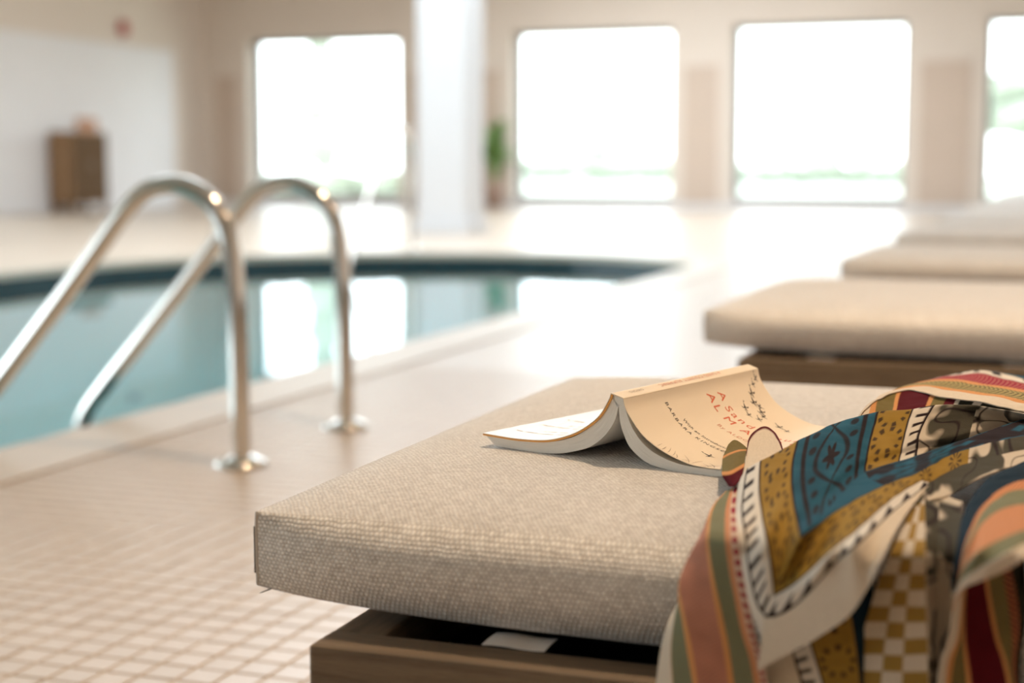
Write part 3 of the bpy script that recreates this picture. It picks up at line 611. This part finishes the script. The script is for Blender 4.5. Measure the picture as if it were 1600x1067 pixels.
def patch(lines, bands, dens=0.95, back=None):
    """loft 3-D curves (each given as photo bearings + clearance above the cushion) into one sheet; bands[i] colours the strip between curve i and i+1"""
    def ext(a, b):   # carry the cloth on past the last measured point
        if a[1] >= 1085: return (a[0] + 0.5 * (a[0] - b[0]) * 90 / max(20, a[1] - b[1]), a[1] + 90, max(a[2], 0.055))
        if a[0] >= 1612 and a[0] - b[0] > 15: k = 110 / (a[0] - b[0]); return (a[0] + 110, a[1] + 0.5 * (a[1] - b[1]) * k, a[2])
    if all(ext(ln[-1], ln[-2]) for ln in lines): lines = [ln + [ext(ln[-1], ln[-2])] for ln in lines]
    if all(ext(ln[0], ln[1]) for ln in lines): lines = [[ext(ln[0], ln[1])] + ln for ln in lines]
    L3 = [np.array([cp(p) for p in ln]) for ln in lines]; npx = max(np.sum(np.hypot(*np.diff(np.array([q[:2] for q in ln]), axis=0).T)) for ln in lines); nt = int(max(8, npx * dens))
    R_ = np.array([catmull(l, nt) for l in L3])                               # lines x nt x 3
    mid = np.array(lines[len(lines) // 2], float)[:, :2]; mid = catmull(mid, nt); tl = 0.00046 * np.r_[0, np.cumsum(np.linalg.norm(np.diff(mid, axis=0), axis=1))]   # arc length on the cloth, m
    rows, cols, nl = [], [], len(lines)
    Rp = np.concatenate([[2 * R_[0] - R_[1]], R_, [2 * R_[-1] - R_[-2]]])
    for i in range(nl - 1):
        px = max(np.hypot(a[0] - b[0], a[1] - b[1]) for a, b in zip(lines[i], lines[i + 1])) if len(lines[i]) == len(lines[i + 1]) else 30
        ns = int(max(3, px * dens)); wdt = 0.00046 * float(np.mean([np.hypot(a[0] - b[0], a[1] - b[1]) for a, b in zip(lines[i], lines[i + 1])]))
        ss = np.linspace(0, 1, ns + 1); ss = ss if i == nl - 2 else ss[:-1]
        for s in ss:
            p0, p1, p2, p3 = Rp[i], Rp[i + 1], Rp[i + 2], Rp[i + 3]
            m1 = (p2 - p0) * 0.25; m2 = (p3 - p1) * 0.25
            h00, h10, h01, h11 = 2 * s ** 3 - 3 * s ** 2 + 1, s ** 3 - 2 * s ** 2 + s, -2 * s ** 3 + 3 * s ** 2, s ** 3 - s ** 2
            rows.append(h00 * p1 + h10 * m1 + h01 * p2 + h11 * m2); cols.append(bands[i](np.full(nt, s), tl, wdt))
    o = len(SV) and sum(len(v_) for v_ in SV); G = np.array(rows); nr = len(G)
    SV.append(G.reshape(-1, 3)); SCOL.append(np.clip(np.array(cols), 0, 1).reshape(-1, 3))
    I = o + np.arange(nr * nt).reshape(nr, nt); SF.append(np.stack([I[:-1, :-1], I[1:, :-1], I[1:, 1:], I[:-1, 1:]], -1).reshape(-1, 4))
pl = f_plain
# left border of the front flap: hem, green, salmon, green, dotted stripe
patch([[(1024,1090,.045),(1033,1015,.045),(1044,975,.04),(1060,942,.022),(1086,895,.010),(1110,845,.008),(1127,805,.007),(1142,778,.006)],
       [(1054,1090,.055),(1050,1025,.055),(1053,980,.05),(1061,941,.03),(1080,893,.018),(1104,843,.014),(1122,803,.012),(1139,775,.010)],
       [(1086,1090,.062),(1074,1015,.062),(1066,965,.055),(1061,930,.04),(1074,888,.026),(1097,840,.018),(1117,800,.014),(1136,773,.012)],
       [(1094,1090,.064),(1082,1010,.064),(1071,960,.058),(1063,915,.045),(1073,880,.031),(1094,838,.022),(1113,799,.018),(1133,772,.014)],
       [(1140,1090,.066),(1132,1020,.066),(1121,965,.062),(1112,915,.055),(1106,870,.045),(1104,832,.032),(1112,795,.022),(1133,769,.016)],
       [(1150,1090,.066),(1141,1020,.066),(1130,965,.062),(1119,915,.056),(1111,870,.048),(1109,830,.036),(1116,793,.026),(1136,767,.018)],
       [(1182,1090,.066),(1172,1030,.066),(1158,985,.063),(1147,930,.058),(1138,880,.052),(1133,835,.042),(1134,795,.03),(1142,765,.02)],
       [(1192,1090,.066),(1182,1030,.066),(1168,985,.064),(1156,930,.059),(1147,880,.053),(1142,835,.044),(1141,795,.032),(1146,762,.022)],
       [(1202,1090,.066),(1194,1036,.066),(1181,990,.064),(1169,935,.060),(1160,880,.054),(1153,835,.046),(1151,795,.034),(1154,757,.024)]],
      [f_hem, pl('green'), pl('orange'), f_salmon, pl('orange'), pl('green'), pl('peach'), f_dots])
# upper part of the flap up to the ridge
patch([[(1192,1000,.065),(1178,965,.063),(1169,935,.060),(1160,880,.054),(1153,835,.046),(1151,795,.038),(1156,750,.055),(1161,752,.046)],
       [(1197,963,.066),(1184,945,.064),(1175,915,.061),(1167,870,.056),(1162,830,.048),(1159,790,.054),(1167,735,.085),(1173,738,.070)],
       [(1210,928,.067),(1207,900,.066),(1203,870,.063),(1197,835,.058),(1191,800,.068),(1187,765,.090),(1189,722,.118),(1195,727,.095)],
       [(1252,838,.070),(1248,820,.070),(1243,800,.080),(1239,775,.094),(1237,750,.110),(1239,720,.138),(1247,690,.168),(1252,697,.13)],
       [(1300,788,.080),(1299,770,.078),(1298,752,.098),(1297,735,.114),(1298,715,.134),(1301,690,.166),(1306,662,.208),(1311,670,.17)],
       [(1352,738,.085),(1352,728,.086),(1354,714,.110),(1357,700,.130),(1361,682,.160),(1366,665,.194),(1372,645,.24),(1377,655,.19)],
       [(1404,722,.085),(1406,712,.090),(1408,700,.118),(1411,688,.142),(1415,672,.176),(1420,655,.216),(1427,640,.255),(1433,656,.17)],
       [(1433,712,.080),(1434,702,.090),(1435,690,.124),(1438,676,.156),(1444,662,.19),(1451,650,.225),(1463,633,.275),(1468,652,.18)],
       [(1512,692,.075),(1513,686,.085),(1515,678,.125),(1518,667,.155),(1521,655,.19),(1524,645,.225),(1528,635,.265),(1533,652,.17)],
       [(1614,660,.06),(1614,659,.07),(1614,658,.11),(1614,656,.14),(1615,654,.17),(1616,652,.20),(1617,650,.24),(1618,662,.16)]],
      [pl('white'), f_tick(frac=0.083), f_suns(0.0195, 0.3, 0.19), lambda s, t, w_: f_blue(s * 0.5, t, w_ * 2), lambda s, t, w_: f_blue(0.5 + s * 0.5, t, w_ * 2), f_suns(0.0207, 0.55, 0.42), f_tick(True, frac=0.16), f_floral(0.8, 0.2, 2), f_floral(0.8, 0.5, 6)])
# lower border of the flap, corner at lower left, sweeping up to the right
patch([[(1184,1047,.072),(1225,1024,.073),(1270,1001,.077),(1325,963,.084),(1356,918,.090),(1380,868,.092),(1410,813,.092),(1446,764,.088)],
       [(1195,964,.067),(1218,961,.070),(1252,938,.074),(1300,886,.082),(1340,852,.088),(1376,818,.094),(1410,789,.097),(1450,758,.094)],
       [(1208,930,.068),(1240,912,.071),(1268,890,.075),(1300,861,.083),(1345,824,.090),(1382,791,.098),(1412,768,.103),(1452,744,.102)],
       [(1252,838,.071),(1275,822,.075),(1300,803,.082),(1330,785,.089),(1362,768,.097),(1402,750,.106),(1440,735,.114),(1482,713,.122)],
       [(1252,838,.071),(1275,814,.076),(1300,788,.081),(1325,762,.084),(1352,738,.088),(1400,724,.105),(1440,711,.125),(1490,694,.15)]],
      [pl('cream'), f_tick(per=0.0145, tri=True), f_suns(0.023, 0.1), pl('blue')])
# blue crest running off to the right, and the shaded folds under it
patch([[(1352,740,.070),(1400,727,.085),(1440,714,.105),(1490,697,.13),(1530,683,.15),(1565,670,.16),(1614,658,.17)],
       [(1352,737,.088),(1400,723,.108),(1440,710,.128),(1490,693,.155),(1530,679,.175),(1565,666,.185),(1614,654,.19)],
       [(1365,765,.096),(1402,751,.108),(1440,736,.118),(1482,713,.128),(1522,700,.155),(1562,690,.17),(1614,680,.18)],
       [(1370,778,.090),(1412,765,.096),(1446,757,.095),(1480,740,.100),(1520,722,.12),(1562,712,.14),(1614,702,.15)],
       [(1400,800,.080),(1426,790,.082),(1452,782,.078),(1486,772,.080),(1522,752,.10),(1560,736,.12),(1614,722,.135)]],
      [pl('blue'), f_blue, lambda s, t, w_: np.where((t < 0.075)[:, None], f_suns(0.026)(s, t, w_), f_floral(1.0, 0.9, 3)(s, t, w_)), f_floral(1.0, 0.6, 12)])
# turned-back corner on the right: dark blue roll, orange, green, peach, green, pale hem
patch([[(1614,718,.135),(1570,735,.12),(1540,752,.108),(1514,785,.09),(1499,830,.075),(1491,880,.065),(1486,925,.058)],
       [(1614,726,.15),(1572,741,.138),(1543,760,.125),(1518,790,.108),(1503,833,.092),(1495,882,.078),(1489,927,.066)],
       [(1614,748,.15),(1580,757,.142),(1555,772,.130),(1530,800,.114),(1512,842,.098),(1501,886,.082),(1493,928,.068)],
       [(1614,764,.148),(1580,769,.142),(1556,782,.131),(1533,806,.116),(1514,846,.10),(1502,889,.083),(1494,929,.068)],
       [(1614,788,.146),(1580,793,.140),(1554,803,.130),(1532,823,.117),(1513,857,.102),(1502,893,.085),(1494,931,.069)],
       [(1614,828,.138),(1580,838,.132),(1550,851,.123),(1525,867,.112),(1508,888,.098),(1499,908,.086),(1492,935,.070)],
       [(1614,848,.130),(1580,862,.124),(1550,878,.116),(1525,891,.107),(1507,903,.096),(1496,919,.086),(1490,944,.071)],
       [(1614,866,.122),(1585,884,.116),(1555,899,.109),(1530,909,.102),(1510,917,.094),(1495,932,.085),(1488,955,.072)]],
      [pl('navy'), pl('navy'), f_weave('orange', 'red'), pl('green'), pl('peach'), pl('green'), f_hem])
# hanging end behind it with its own hem and wine stripe
patch([[(1490,915,.070),(1487,960,.068),(1482,1000,.066),(1470,1036,.064),(1463,1092,.062)],
       [(1503,905,.064),(1500,955,.062),(1494,1000,.060),(1481,1034,.058),(1475,1092,.056)],
       [(1505,900,.058),(1504,957,.056),(1499,1000,.055),(1489,1036,.054),(1484,1092,.053)],
       [(1507,896,.052),(1506,957,.050),(1504,1000,.050),(1507,1036,.050),(1512,1092,.050)],
       [(1510,893,.050),(1508,957,.048),(1509,1000,.048),(1514,1036,.049),(1521,1092,.049)],
       [(1534,880,.044),(1545,950,.043),(1555,1000,.044),(1567,1036,.046),(1577,1092,.047)],
       [(1540,877,.044),(1552,950,.043),(1562,1000,.044),(1573,1036,.046),(1582,1092,.047)],
       [(1560,867,.040),(1575,945,.040),(1581,1000,.042),(1580,1036,.042),(1586,1092,.042)],
       [(1572,860,.036),(1588,930,.036),(1592,985,.036),(1587,1036,.036),(1590,1092,.036)],
       [(1596,845,.030),(1604,910,.030),(1603,970,.030),(1594,1036,.030),(1594,1092,.030)]],
      [pl('cream'), pl('orange'), pl('olive'), pl('orange'), pl('wine'), pl('orange'), pl('olive'), f_weave('wine', 'orange'), pl('fdark')])
# middle hanging folds: ochre and cream checks, then dark floral
patch([[(1436,775,.070),(1398,850,.066),(1376,900,.060),(1360,950,.055),(1346,1005,.050),(1334,1092,.048)],
       [(1441,770,.078),(1422,850,.074),(1412,900,.068),(1404,950,.064),(1398,1005,.060),(1392,1092,.058)],
       [(1445,765,.082),(1446,850,.078),(1447,900,.072),(1448,950,.068),(1450,1005,.064),(1452,1092,.062)]], [f_check, lambda s, t, w_: f_check(s + 1, t, w_)])
patch([[(1445,765,.080),(1446,850,.076),(1447,900,.070),(1448,950,.066),(1450,1005,.062),(1452,1092,.060)],
       [(1468,770,.070),(1466,850,.058),(1464,900,.050),(1463,950,.046),(1462,1005,.044),(1460,1092,.042)],
       [(1506,785,.085),(1500,850,.070),(1494,900,.060),(1490,950,.054),(1486,1005,.050),(1476,1092,.048)]], [f_floral(0.7, 1.0, 21), f_floral(0.7, 0.75, 23)])
# lower layer below the flap
patch([[(1150,1030,.050),(1140,1060,.050),(1128,1092,.050)],
       [(1205,1010,.052),(1208,1045,.052),(1212,1092,.052)],
       [(1230,990,.052),(1241,1030,.052),(1258,1092,.052)],
       [(1256,975,.053),(1272,1020,.053),(1292,1092,.053)],
       [(1325,925,.056),(1338,1005,.054),(1346,1092,.052)],
       [(1368,880,.050),(1360,1000,.048),(1352,1092,.046)]],
      [pl('cream'), pl('cream'), f_tick(per=0.0095), f_suns(0.028, 0.4), pl('navy')])
# far fold at the back: hem, gold, crimson, white edge, falling away behind
patch([[(1334,664,.16),(1352,640,.19),(1380,620,.22),(1420,609,.25),(1460,618,.245),(1500,624,.25),(1550,632,.25),(1616,645,.24)],
       [(1337,658,.155),(1356,634,.19),(1388,613,.225),(1438,605,.26),(1475,609,.262),(1515,615,.265),(1560,622,.265),(1616,634,.26)],
       [(1339,656,.15),(1359,631,.185),(1393,611,.225),(1440,602,.26),(1478,606,.265),(1518,611,.268),(1562,618,.268),(1616,629,.265)],
       [(1342,652,.145),(1364,628,.18),(1402,608,.22),(1446,597,.255),(1490,596,.265),(1530,602,.27),(1570,608,.27),(1616,615,.27)],
       [(1344,651,.14),(1367,627,.175),(1406,607,.215),(1450,595,.25),(1492,593,.262),(1532,599,.268),(1572,605,.268),(1616,611,.268)],
       [(1347,650,.13),(1372,625,.165),(1414,605,.20),(1470,590,.235),(1502,586,.25),(1532,584,.255),(1566,592,.255),(1616,602,.26)],
       [(1350,650,.12),(1376,624,.15),(1420,604,.185),(1480,588,.215),(1512,581,.23),(1532,579,.235),(1562,583,.235),(1616,594,.24)],
       [(1356,654,.09),(1384,630,.11),(1430,610,.13),(1488,596,.15),(1518,589,.16),(1542,585,.17),(1572,586,.18),(1616,589,.19)],
       [(1362,672,.02),(1392,650,.02),(1440,632,.02),(1495,620,.02),(1525,616,.02),(1550,612,.02),(1580,610,.02),(1620,610,.02)]],
      [pl('cream'), pl('orange'), f_weave('gold', 'fdark', 0.8), pl('orange'), f_weave('red', 'salmon', 0.8), f_tick(True, 0.02), pl('blue'), pl('blue')])
def f_under(s, t, w_):
    o = base('cream', s); q = t / 0.142
    for a, b, c in ((0.10, 0.14, 'orange'), (0.14, 0.24, 'olive'), (0.24, 0.26, 'orange'), (0.26, 0.40, 'wine'), (0.40, 0.42, 'orange'), (0.42, 0.48, 'olive'), (0.48, 0.53, 'wine'), (0.55, 0.62, 'fdark'), (0.66, 1.1, 'fdark')):
        k = ((q + 0.05 * s) >= a) & ((q + 0.05 * s) < b); o[k] = np.array(C_[c])
    return o
patch([[(1336,664,.15),(1354,641,.18),(1382,621,.21),(1420,611,.24),(1460,619,.235),(1500,625,.24),(1550,633,.24),(1616,646,.23)],
       [(1340,672,.12),(1360,660,.13),(1390,648,.14),(1425,645,.15),(1462,648,.15),(1502,652,.15),(1552,656,.14),(1616,664,.13)],
       [(1346,690,.05),(1368,690,.04),(1396,690,.04),(1430,690,.04),(1465,690,.04),(1505,690,.04),(1555,690,.04),(1616,690,.04)]], [f_under, f_under])
# small rolled corner and cream loop beside the book
patch([[(1150,706,.070),(1158,700,.072),(1166,700,.072),(1172,706,.070)],
       [(1139,695,.078),(1147,689,.082),(1157,693,.082),(1168,703,.074)],
       [(1130,714,.078),(1142,708,.084),(1156,703,.084),(1170,702,.076)],
       [(1129,718,.076),(1142,712,.084),(1156,707,.084),(1170,705,.076)],
       [(1128,738,.066),(1140,737,.076),(1153,730,.078),(1168,722,.070)],
       [(1129,744,.060),(1141,743,.070),(1153,736,.074),(1166,728,.068)],
       [(1140,760,.034),(1146,761,.044),(1154,754,.056),(1164,744,.058)]], [pl('olive'), pl('olive'), pl('orange'), pl('olive'), pl('orange'), pl('wine')])
patch([[(1170,722,.072),(1176,700,.074),(1184,688,.074),(1195,684,.074),(1206,690,.072),(1214,700,.070),(1222,714,.068)],
       [(1167,708,.086),(1171,685,.092),(1181,673,.094),(1195,668,.094),(1208,674,.090),(1217,686,.086),(1223,704,.078)],
       [(1166,713,.088),(1172,690,.095),(1183,677,.098),(1195,672,.098),(1207,678,.094),(1215,690,.090),(1222,707,.080)],
       [(1160,745,.064),(1172,738,.074),(1182,730,.080),(1192,726,.080),(1203,722,.078),(1214,716,.078),(1226,708,.078)]], [pl('cream'), pl('wine'), pl('cream')])
SVA = np.concatenate(SV); SFA = np.concatenate(SF); SCA = np.concatenate(SCOL)
# fine crumple of the cloth
SVA[:, 2] += 0.0012 * (vnoise(SVA[:, 0] * 60, SVA[:, 1] * 60 + SVA[:, 2] * 60, 31) - 0.5)
so = np.array([SVA[:, 0].mean(), SVA[:, 1].mean(), 0.36]); me = bpy.data.meshes.new('scarf'); me.from_pydata((SVA - so).tolist(), [], SFA.tolist()); me.update()
at = me.color_attributes.new('pattern', 'FLOAT_COLOR', 'POINT'); at.data.foreach_set('color', np.concatenate([SCA, np.ones((len(SCA), 1))], 1).astype(np.float32).ravel())
me.shade_smooth(); scarf = bpy.data.objects.new('scarf', me); COL.objects.link(scarf); scarf.location = so
def cloth():
    m, t = newmat('printed_cotton'); a = t.n('ShaderNodeAttribute', attribute_name='pattern'); tc = t.n('ShaderNodeTexCoord')
    nz = t.n('ShaderNodeTexNoise', inp={0: tc.outputs['Object'], 'Scale': 900.0, 'Detail': 2.0}); wv = t.n('ShaderNodeTexNoise', inp={0: tc.outputs['Object'], 'Scale': 45.0, 'Detail': 4.0})
    h = t.math('ADD', t.math('MULTIPLY', nz.outputs[0], 0.25), t.math('MULTIPLY', wv.outputs[0], 2.0)); bn = t.n('ShaderNodeBump', inp={'Strength': 0.35, 'Distance': 0.002, 'Height': h})
    p = t.n('ShaderNodeBsdfPrincipled', inp={'Base Color': a.outputs[0], 'Roughness': 0.9, 'Specular IOR Level': 0.08, 'Sheen Weight': 0.0, 'Normal': bn.outputs[0]}); t.out(p.outputs[0]); return m
me.materials.append(cloth())
md = scarf.modifiers.new('thickness', 'SOLIDIFY'); md.thickness = 0.0010; md.offset = 0.0
tag(scarf, 'multicoloured block-printed scarf draped over the front edge of the nearest lounger', 'scarf')

# ------------------------------------------------------------------ background objects
# brown cabinet at the side wall
kx, ky = XL + 0.26, 18.95
cab = empty('cabinet', (kx, ky, 0.0))
MB().box((-0.16, -0.42, 0.12), (0.22, 0.42, 1.12), 0.012).build('body', M['cabwood'], cab)
for s in (-1, 1):
    d_ = MB().box((0.22, min(0, s * 0.405), 0.15), (0.24, max(0, s * 0.405) - 0.004, 1.09), 0.004).build('door', M['cabdark'], cab)
    MB().tube([(0.255, s * 0.05, 0.6), (0.255, s * 0.05, 0.72)], 0.008, 8).build('handle', M['steel'], d_)
for x_ in (-0.12, 0.18):
    for y_ in (-0.37, 0.37): MB().box((x_ - 0.025, y_ - 0.025, 0), (x_ + 0.025, y_ + 0.025, 0.12)).build('leg', M['cabwood'], cab)
tag(cab, 'brown wooden cabinet standing against the white side wall', 'cabinet')
M['peach'] = mat('peach_print', (0.55, 0.28, 0.16), 0.6, var=0.15, scale=5); M['ltframe'] = mat('pale_oak', (0.55, 0.36, 0.24), 0.5)
pic = empty('wall_picture', (XL + 0.051, 19.50, 0.98))
MB().box((0, -0.25, 0), (0.025, 0.25, 0.36), 0.004).build('picture_frame', M['ltframe'], pic); MB().box((0.024, -0.22, 0.03), (0.028, 0.22, 0.33)).build('print', M['peach'], pic)
tag(pic, 'small peach picture on the white wall above the cabinet', 'picture')
M['alarm'] = mat('red_plastic', (0.42, 0.05, 0.035), 0.4)
al = empty('alarm_bell', (XL, 20.55, 2.70))
for pr, nm, mm in (([(0.07, 0.0), (0.07, 0.03)], 'base', M['white']), ([(0.12, 0.03), (0.12, 0.05), (0.10, 0.08), (0.05, 0.10), (0.01, 0.105)], 'bell', M['alarm'])):
    o = MB().lathe((0, 0, 0), pr, 24).build(nm, mm, al); o.rotation_euler = (0, math.pi / 2, 0)
tag(al, 'small red alarm bell high on the side wall', 'alarm')
# potted plant by the second window
M['leaf'] = mat('green_leaf', (0.22, 0.38, 0.12), 0.5, var=0.3, scale=6); M['pot'] = mat('clay_pot', (0.45, 0.32, 0.26), 0.7, var=0.1)
pp = aty(772, 300, 22.4); plant = empty('potted_plant', (pp[0], 22.4, 0.0))
MB().lathe((0, 0, 0), [(0.12, 0.0), (0.17, 0.34), (0.185, 0.36), (0.185, 0.40), (0.165, 0.40), (0.15, 0.36)], 28).build('pot', M['pot'], plant, True)
MB().tube([(0, 0, 0.34), (0.01, 0, 0.6), (0, 0.01, 0.8)], [0.02, 0.015, 0.008], 8).build('stem', M['leaf'], plant)
def leaf(L_, wd):
    V_, F_ = [], []
    for i in range(7):
        u = i / 6; ww = wd * math.sin(math.pi * min(1, 0.08 + u * 0.92)) ** 0.8; z = 0.35 * L_ * math.sin(u * 2.2) - 0.12 * L_ * u * u
        V_ += [(u * L_, -ww, z + 0.1 * ww), (u * L_, 0, z), (u * L_, ww, z + 0.1 * ww)]
    for i in range(6): F_ += [(3 * i, 3 * i + 1, 3 * i + 4, 3 * i + 3), (3 * i + 1, 3 * i + 2, 3 * i + 5, 3 * i + 4)]
    return V_, F_
lf = None
for k in range(46):
    if lf is None: lf = MB().add(*leaf(0.46, 0.075)).build('leaf', M['leaf'], plant, True); o = lf
    else: o = lf.copy(); COL.objects.link(o)
    o.location = (random.gauss(0, 0.02), random.gauss(0, 0.02), random.uniform(0.45, 0.95)); o.rotation_euler = (random.uniform(-0.3, 0.3), random.uniform(-1.0, 0.1), random.uniform(0, 6.28)); s = random.uniform(0.7, 1.15); o.scale = (s, s, s)
tag(plant, 'leafy green potted plant on the floor left of a window', 'plant')
# outside: ground, hedge and trees
M['lawn'] = mat('pale_lawn', (0.42, 0.44, 0.38), 0.9, var=0.2, scale=0.5); M['crown'] = mat('tree_foliage', (0.34, 0.37, 0.30), 0.9, var=0.4, scale=2); M['bark'] = mat('grey_bark', (0.30, 0.30, 0.31), 0.9, var=0.3, scale=3)
struct(MB().add([(-90, WALLY + 0.42, -0.05), (60, WALLY + 0.42, -0.05), (60, 110, -0.05), (-90, 110, -0.05)], [(0, 1, 2, 3)]).build('ground', M['lawn']), 'pale lawn outside the windows')
struct(MB().add([(-90, -30, -0.06), (XL - 0.3, -30, -0.06), (XL - 0.3, WALLY + 0.42, -0.06), (-90, WALLY + 0.42, -0.06)], [(0, 1, 2, 3)]).build('ground_side', M['lawn']), 'pale lawn beside the building')
def blob(c, r_, seed):
    bm = bmesh.new(); bmesh.ops.create_icosphere(bm, subdivisions=3, radius=1.0); g = np.random.default_rng(seed); ph = g.uniform(0, 6, 9)
    for v_ in bm.verts:
        p = v_.co; k = 1 + 0.16 * math.sin(4 * p.x + ph[0]) * math.sin(4 * p.y + ph[1]) + 0.14 * math.sin(7 * p.z + ph[2] + 3 * p.x) + 0.08 * math.sin(13 * p.x + ph[3]) * math.sin(12 * p.y + 11 * p.z)
        v_.co = Vector((c[0] + p.x * r_[0] * k, c[1] + p.y * r_[1] * k, c[2] + p.z * r_[2] * k))
    bm.verts.index_update(); q = ([v_.co[:] for v_ in bm.verts], [[v_.index for v_ in f_.verts] for f_ in bm.faces]); bm.free(); return q
def tree(px, Y, h_, wd, label, conifer=False):
    x = aty(px, 300, Y)[0]; e = empty('garden_tree', (x, Y, -0.05))
    MB().tube(catmull([(0, 0, 0), (0.03, 0, h_ * 0.3), (0, 0.02, h_ * 0.6), (0.02, 0, h_ * 0.92)], 10), list(np.linspace(0.022, 0.006, 10) * h_), 10).build('trunk', M['bark'], e, True)
    mb = MB()
    if conifer:
        for k in range(7): u = k / 6; mb.add(*blob((random.gauss(0, 0.05), 0, h_ * (0.18 + 0.78 * u)), (wd * (1 - 0.85 * u), wd * (1 - 0.85 * u), h_ * 0.10), k + int(px)))
    else:
        for k in range(9): a = k * 2.4; mb.add(*blob((wd * 0.55 * math.cos(a), wd * 0.55 * math.sin(a), h_ * (0.55 + 0.05 * k)), (wd * 0.55, wd * 0.55, h_ * 0.14), k + int(px)))
    mb.build('crown', M['crown'], e, True); tag(e, label, 'tree', 'trees in the garden outside')
tree(1285, 60, 4.2, 0.75, 'slim evergreen tree outside the middle window', True)
tree(930, 70, 3.6, 1.0, 'faint evergreen tree outside the window beside the potted plant', True)
tree(505, 34, 7.0, 0.50, 'tall slim tree outside the corner window', True)
tree(1598, 45, 3.2, 1.3, 'low dark tree outside the window at the right edge', False)
def hedge(px0, px1, Y, h_, label):
    a, b = aty(px0, 300, Y)[0], aty(px1, 300, Y)[0]; e = empty('hedge', ((a + b) / 2, Y, -0.05)); mb = MB(); n_ = max(3, int((b - a) / 0.9))
    for k in range(n_): mb.add(*blob(((k + 0.5) / n_ * (b - a) - (b - a) / 2, random.gauss(0, 0.1), h_ * 0.48), ((b - a) / n_ * 0.75, 0.6, h_ * random.uniform(0.42, 0.6)), 90 + k))
    mb.build('foliage', M['crown'], e, True); tag(e, label, 'hedge', 'hedges in the garden outside')
hedge(340, 650, 27.5, 0.62, 'low hedge below the corner window'); hedge(780, 1080, 75, 1.3, 'distant hedge beyond the window beside the plant'); hedge(1120, 1440, 62, 0.9, 'distant hedge beyond the middle window')
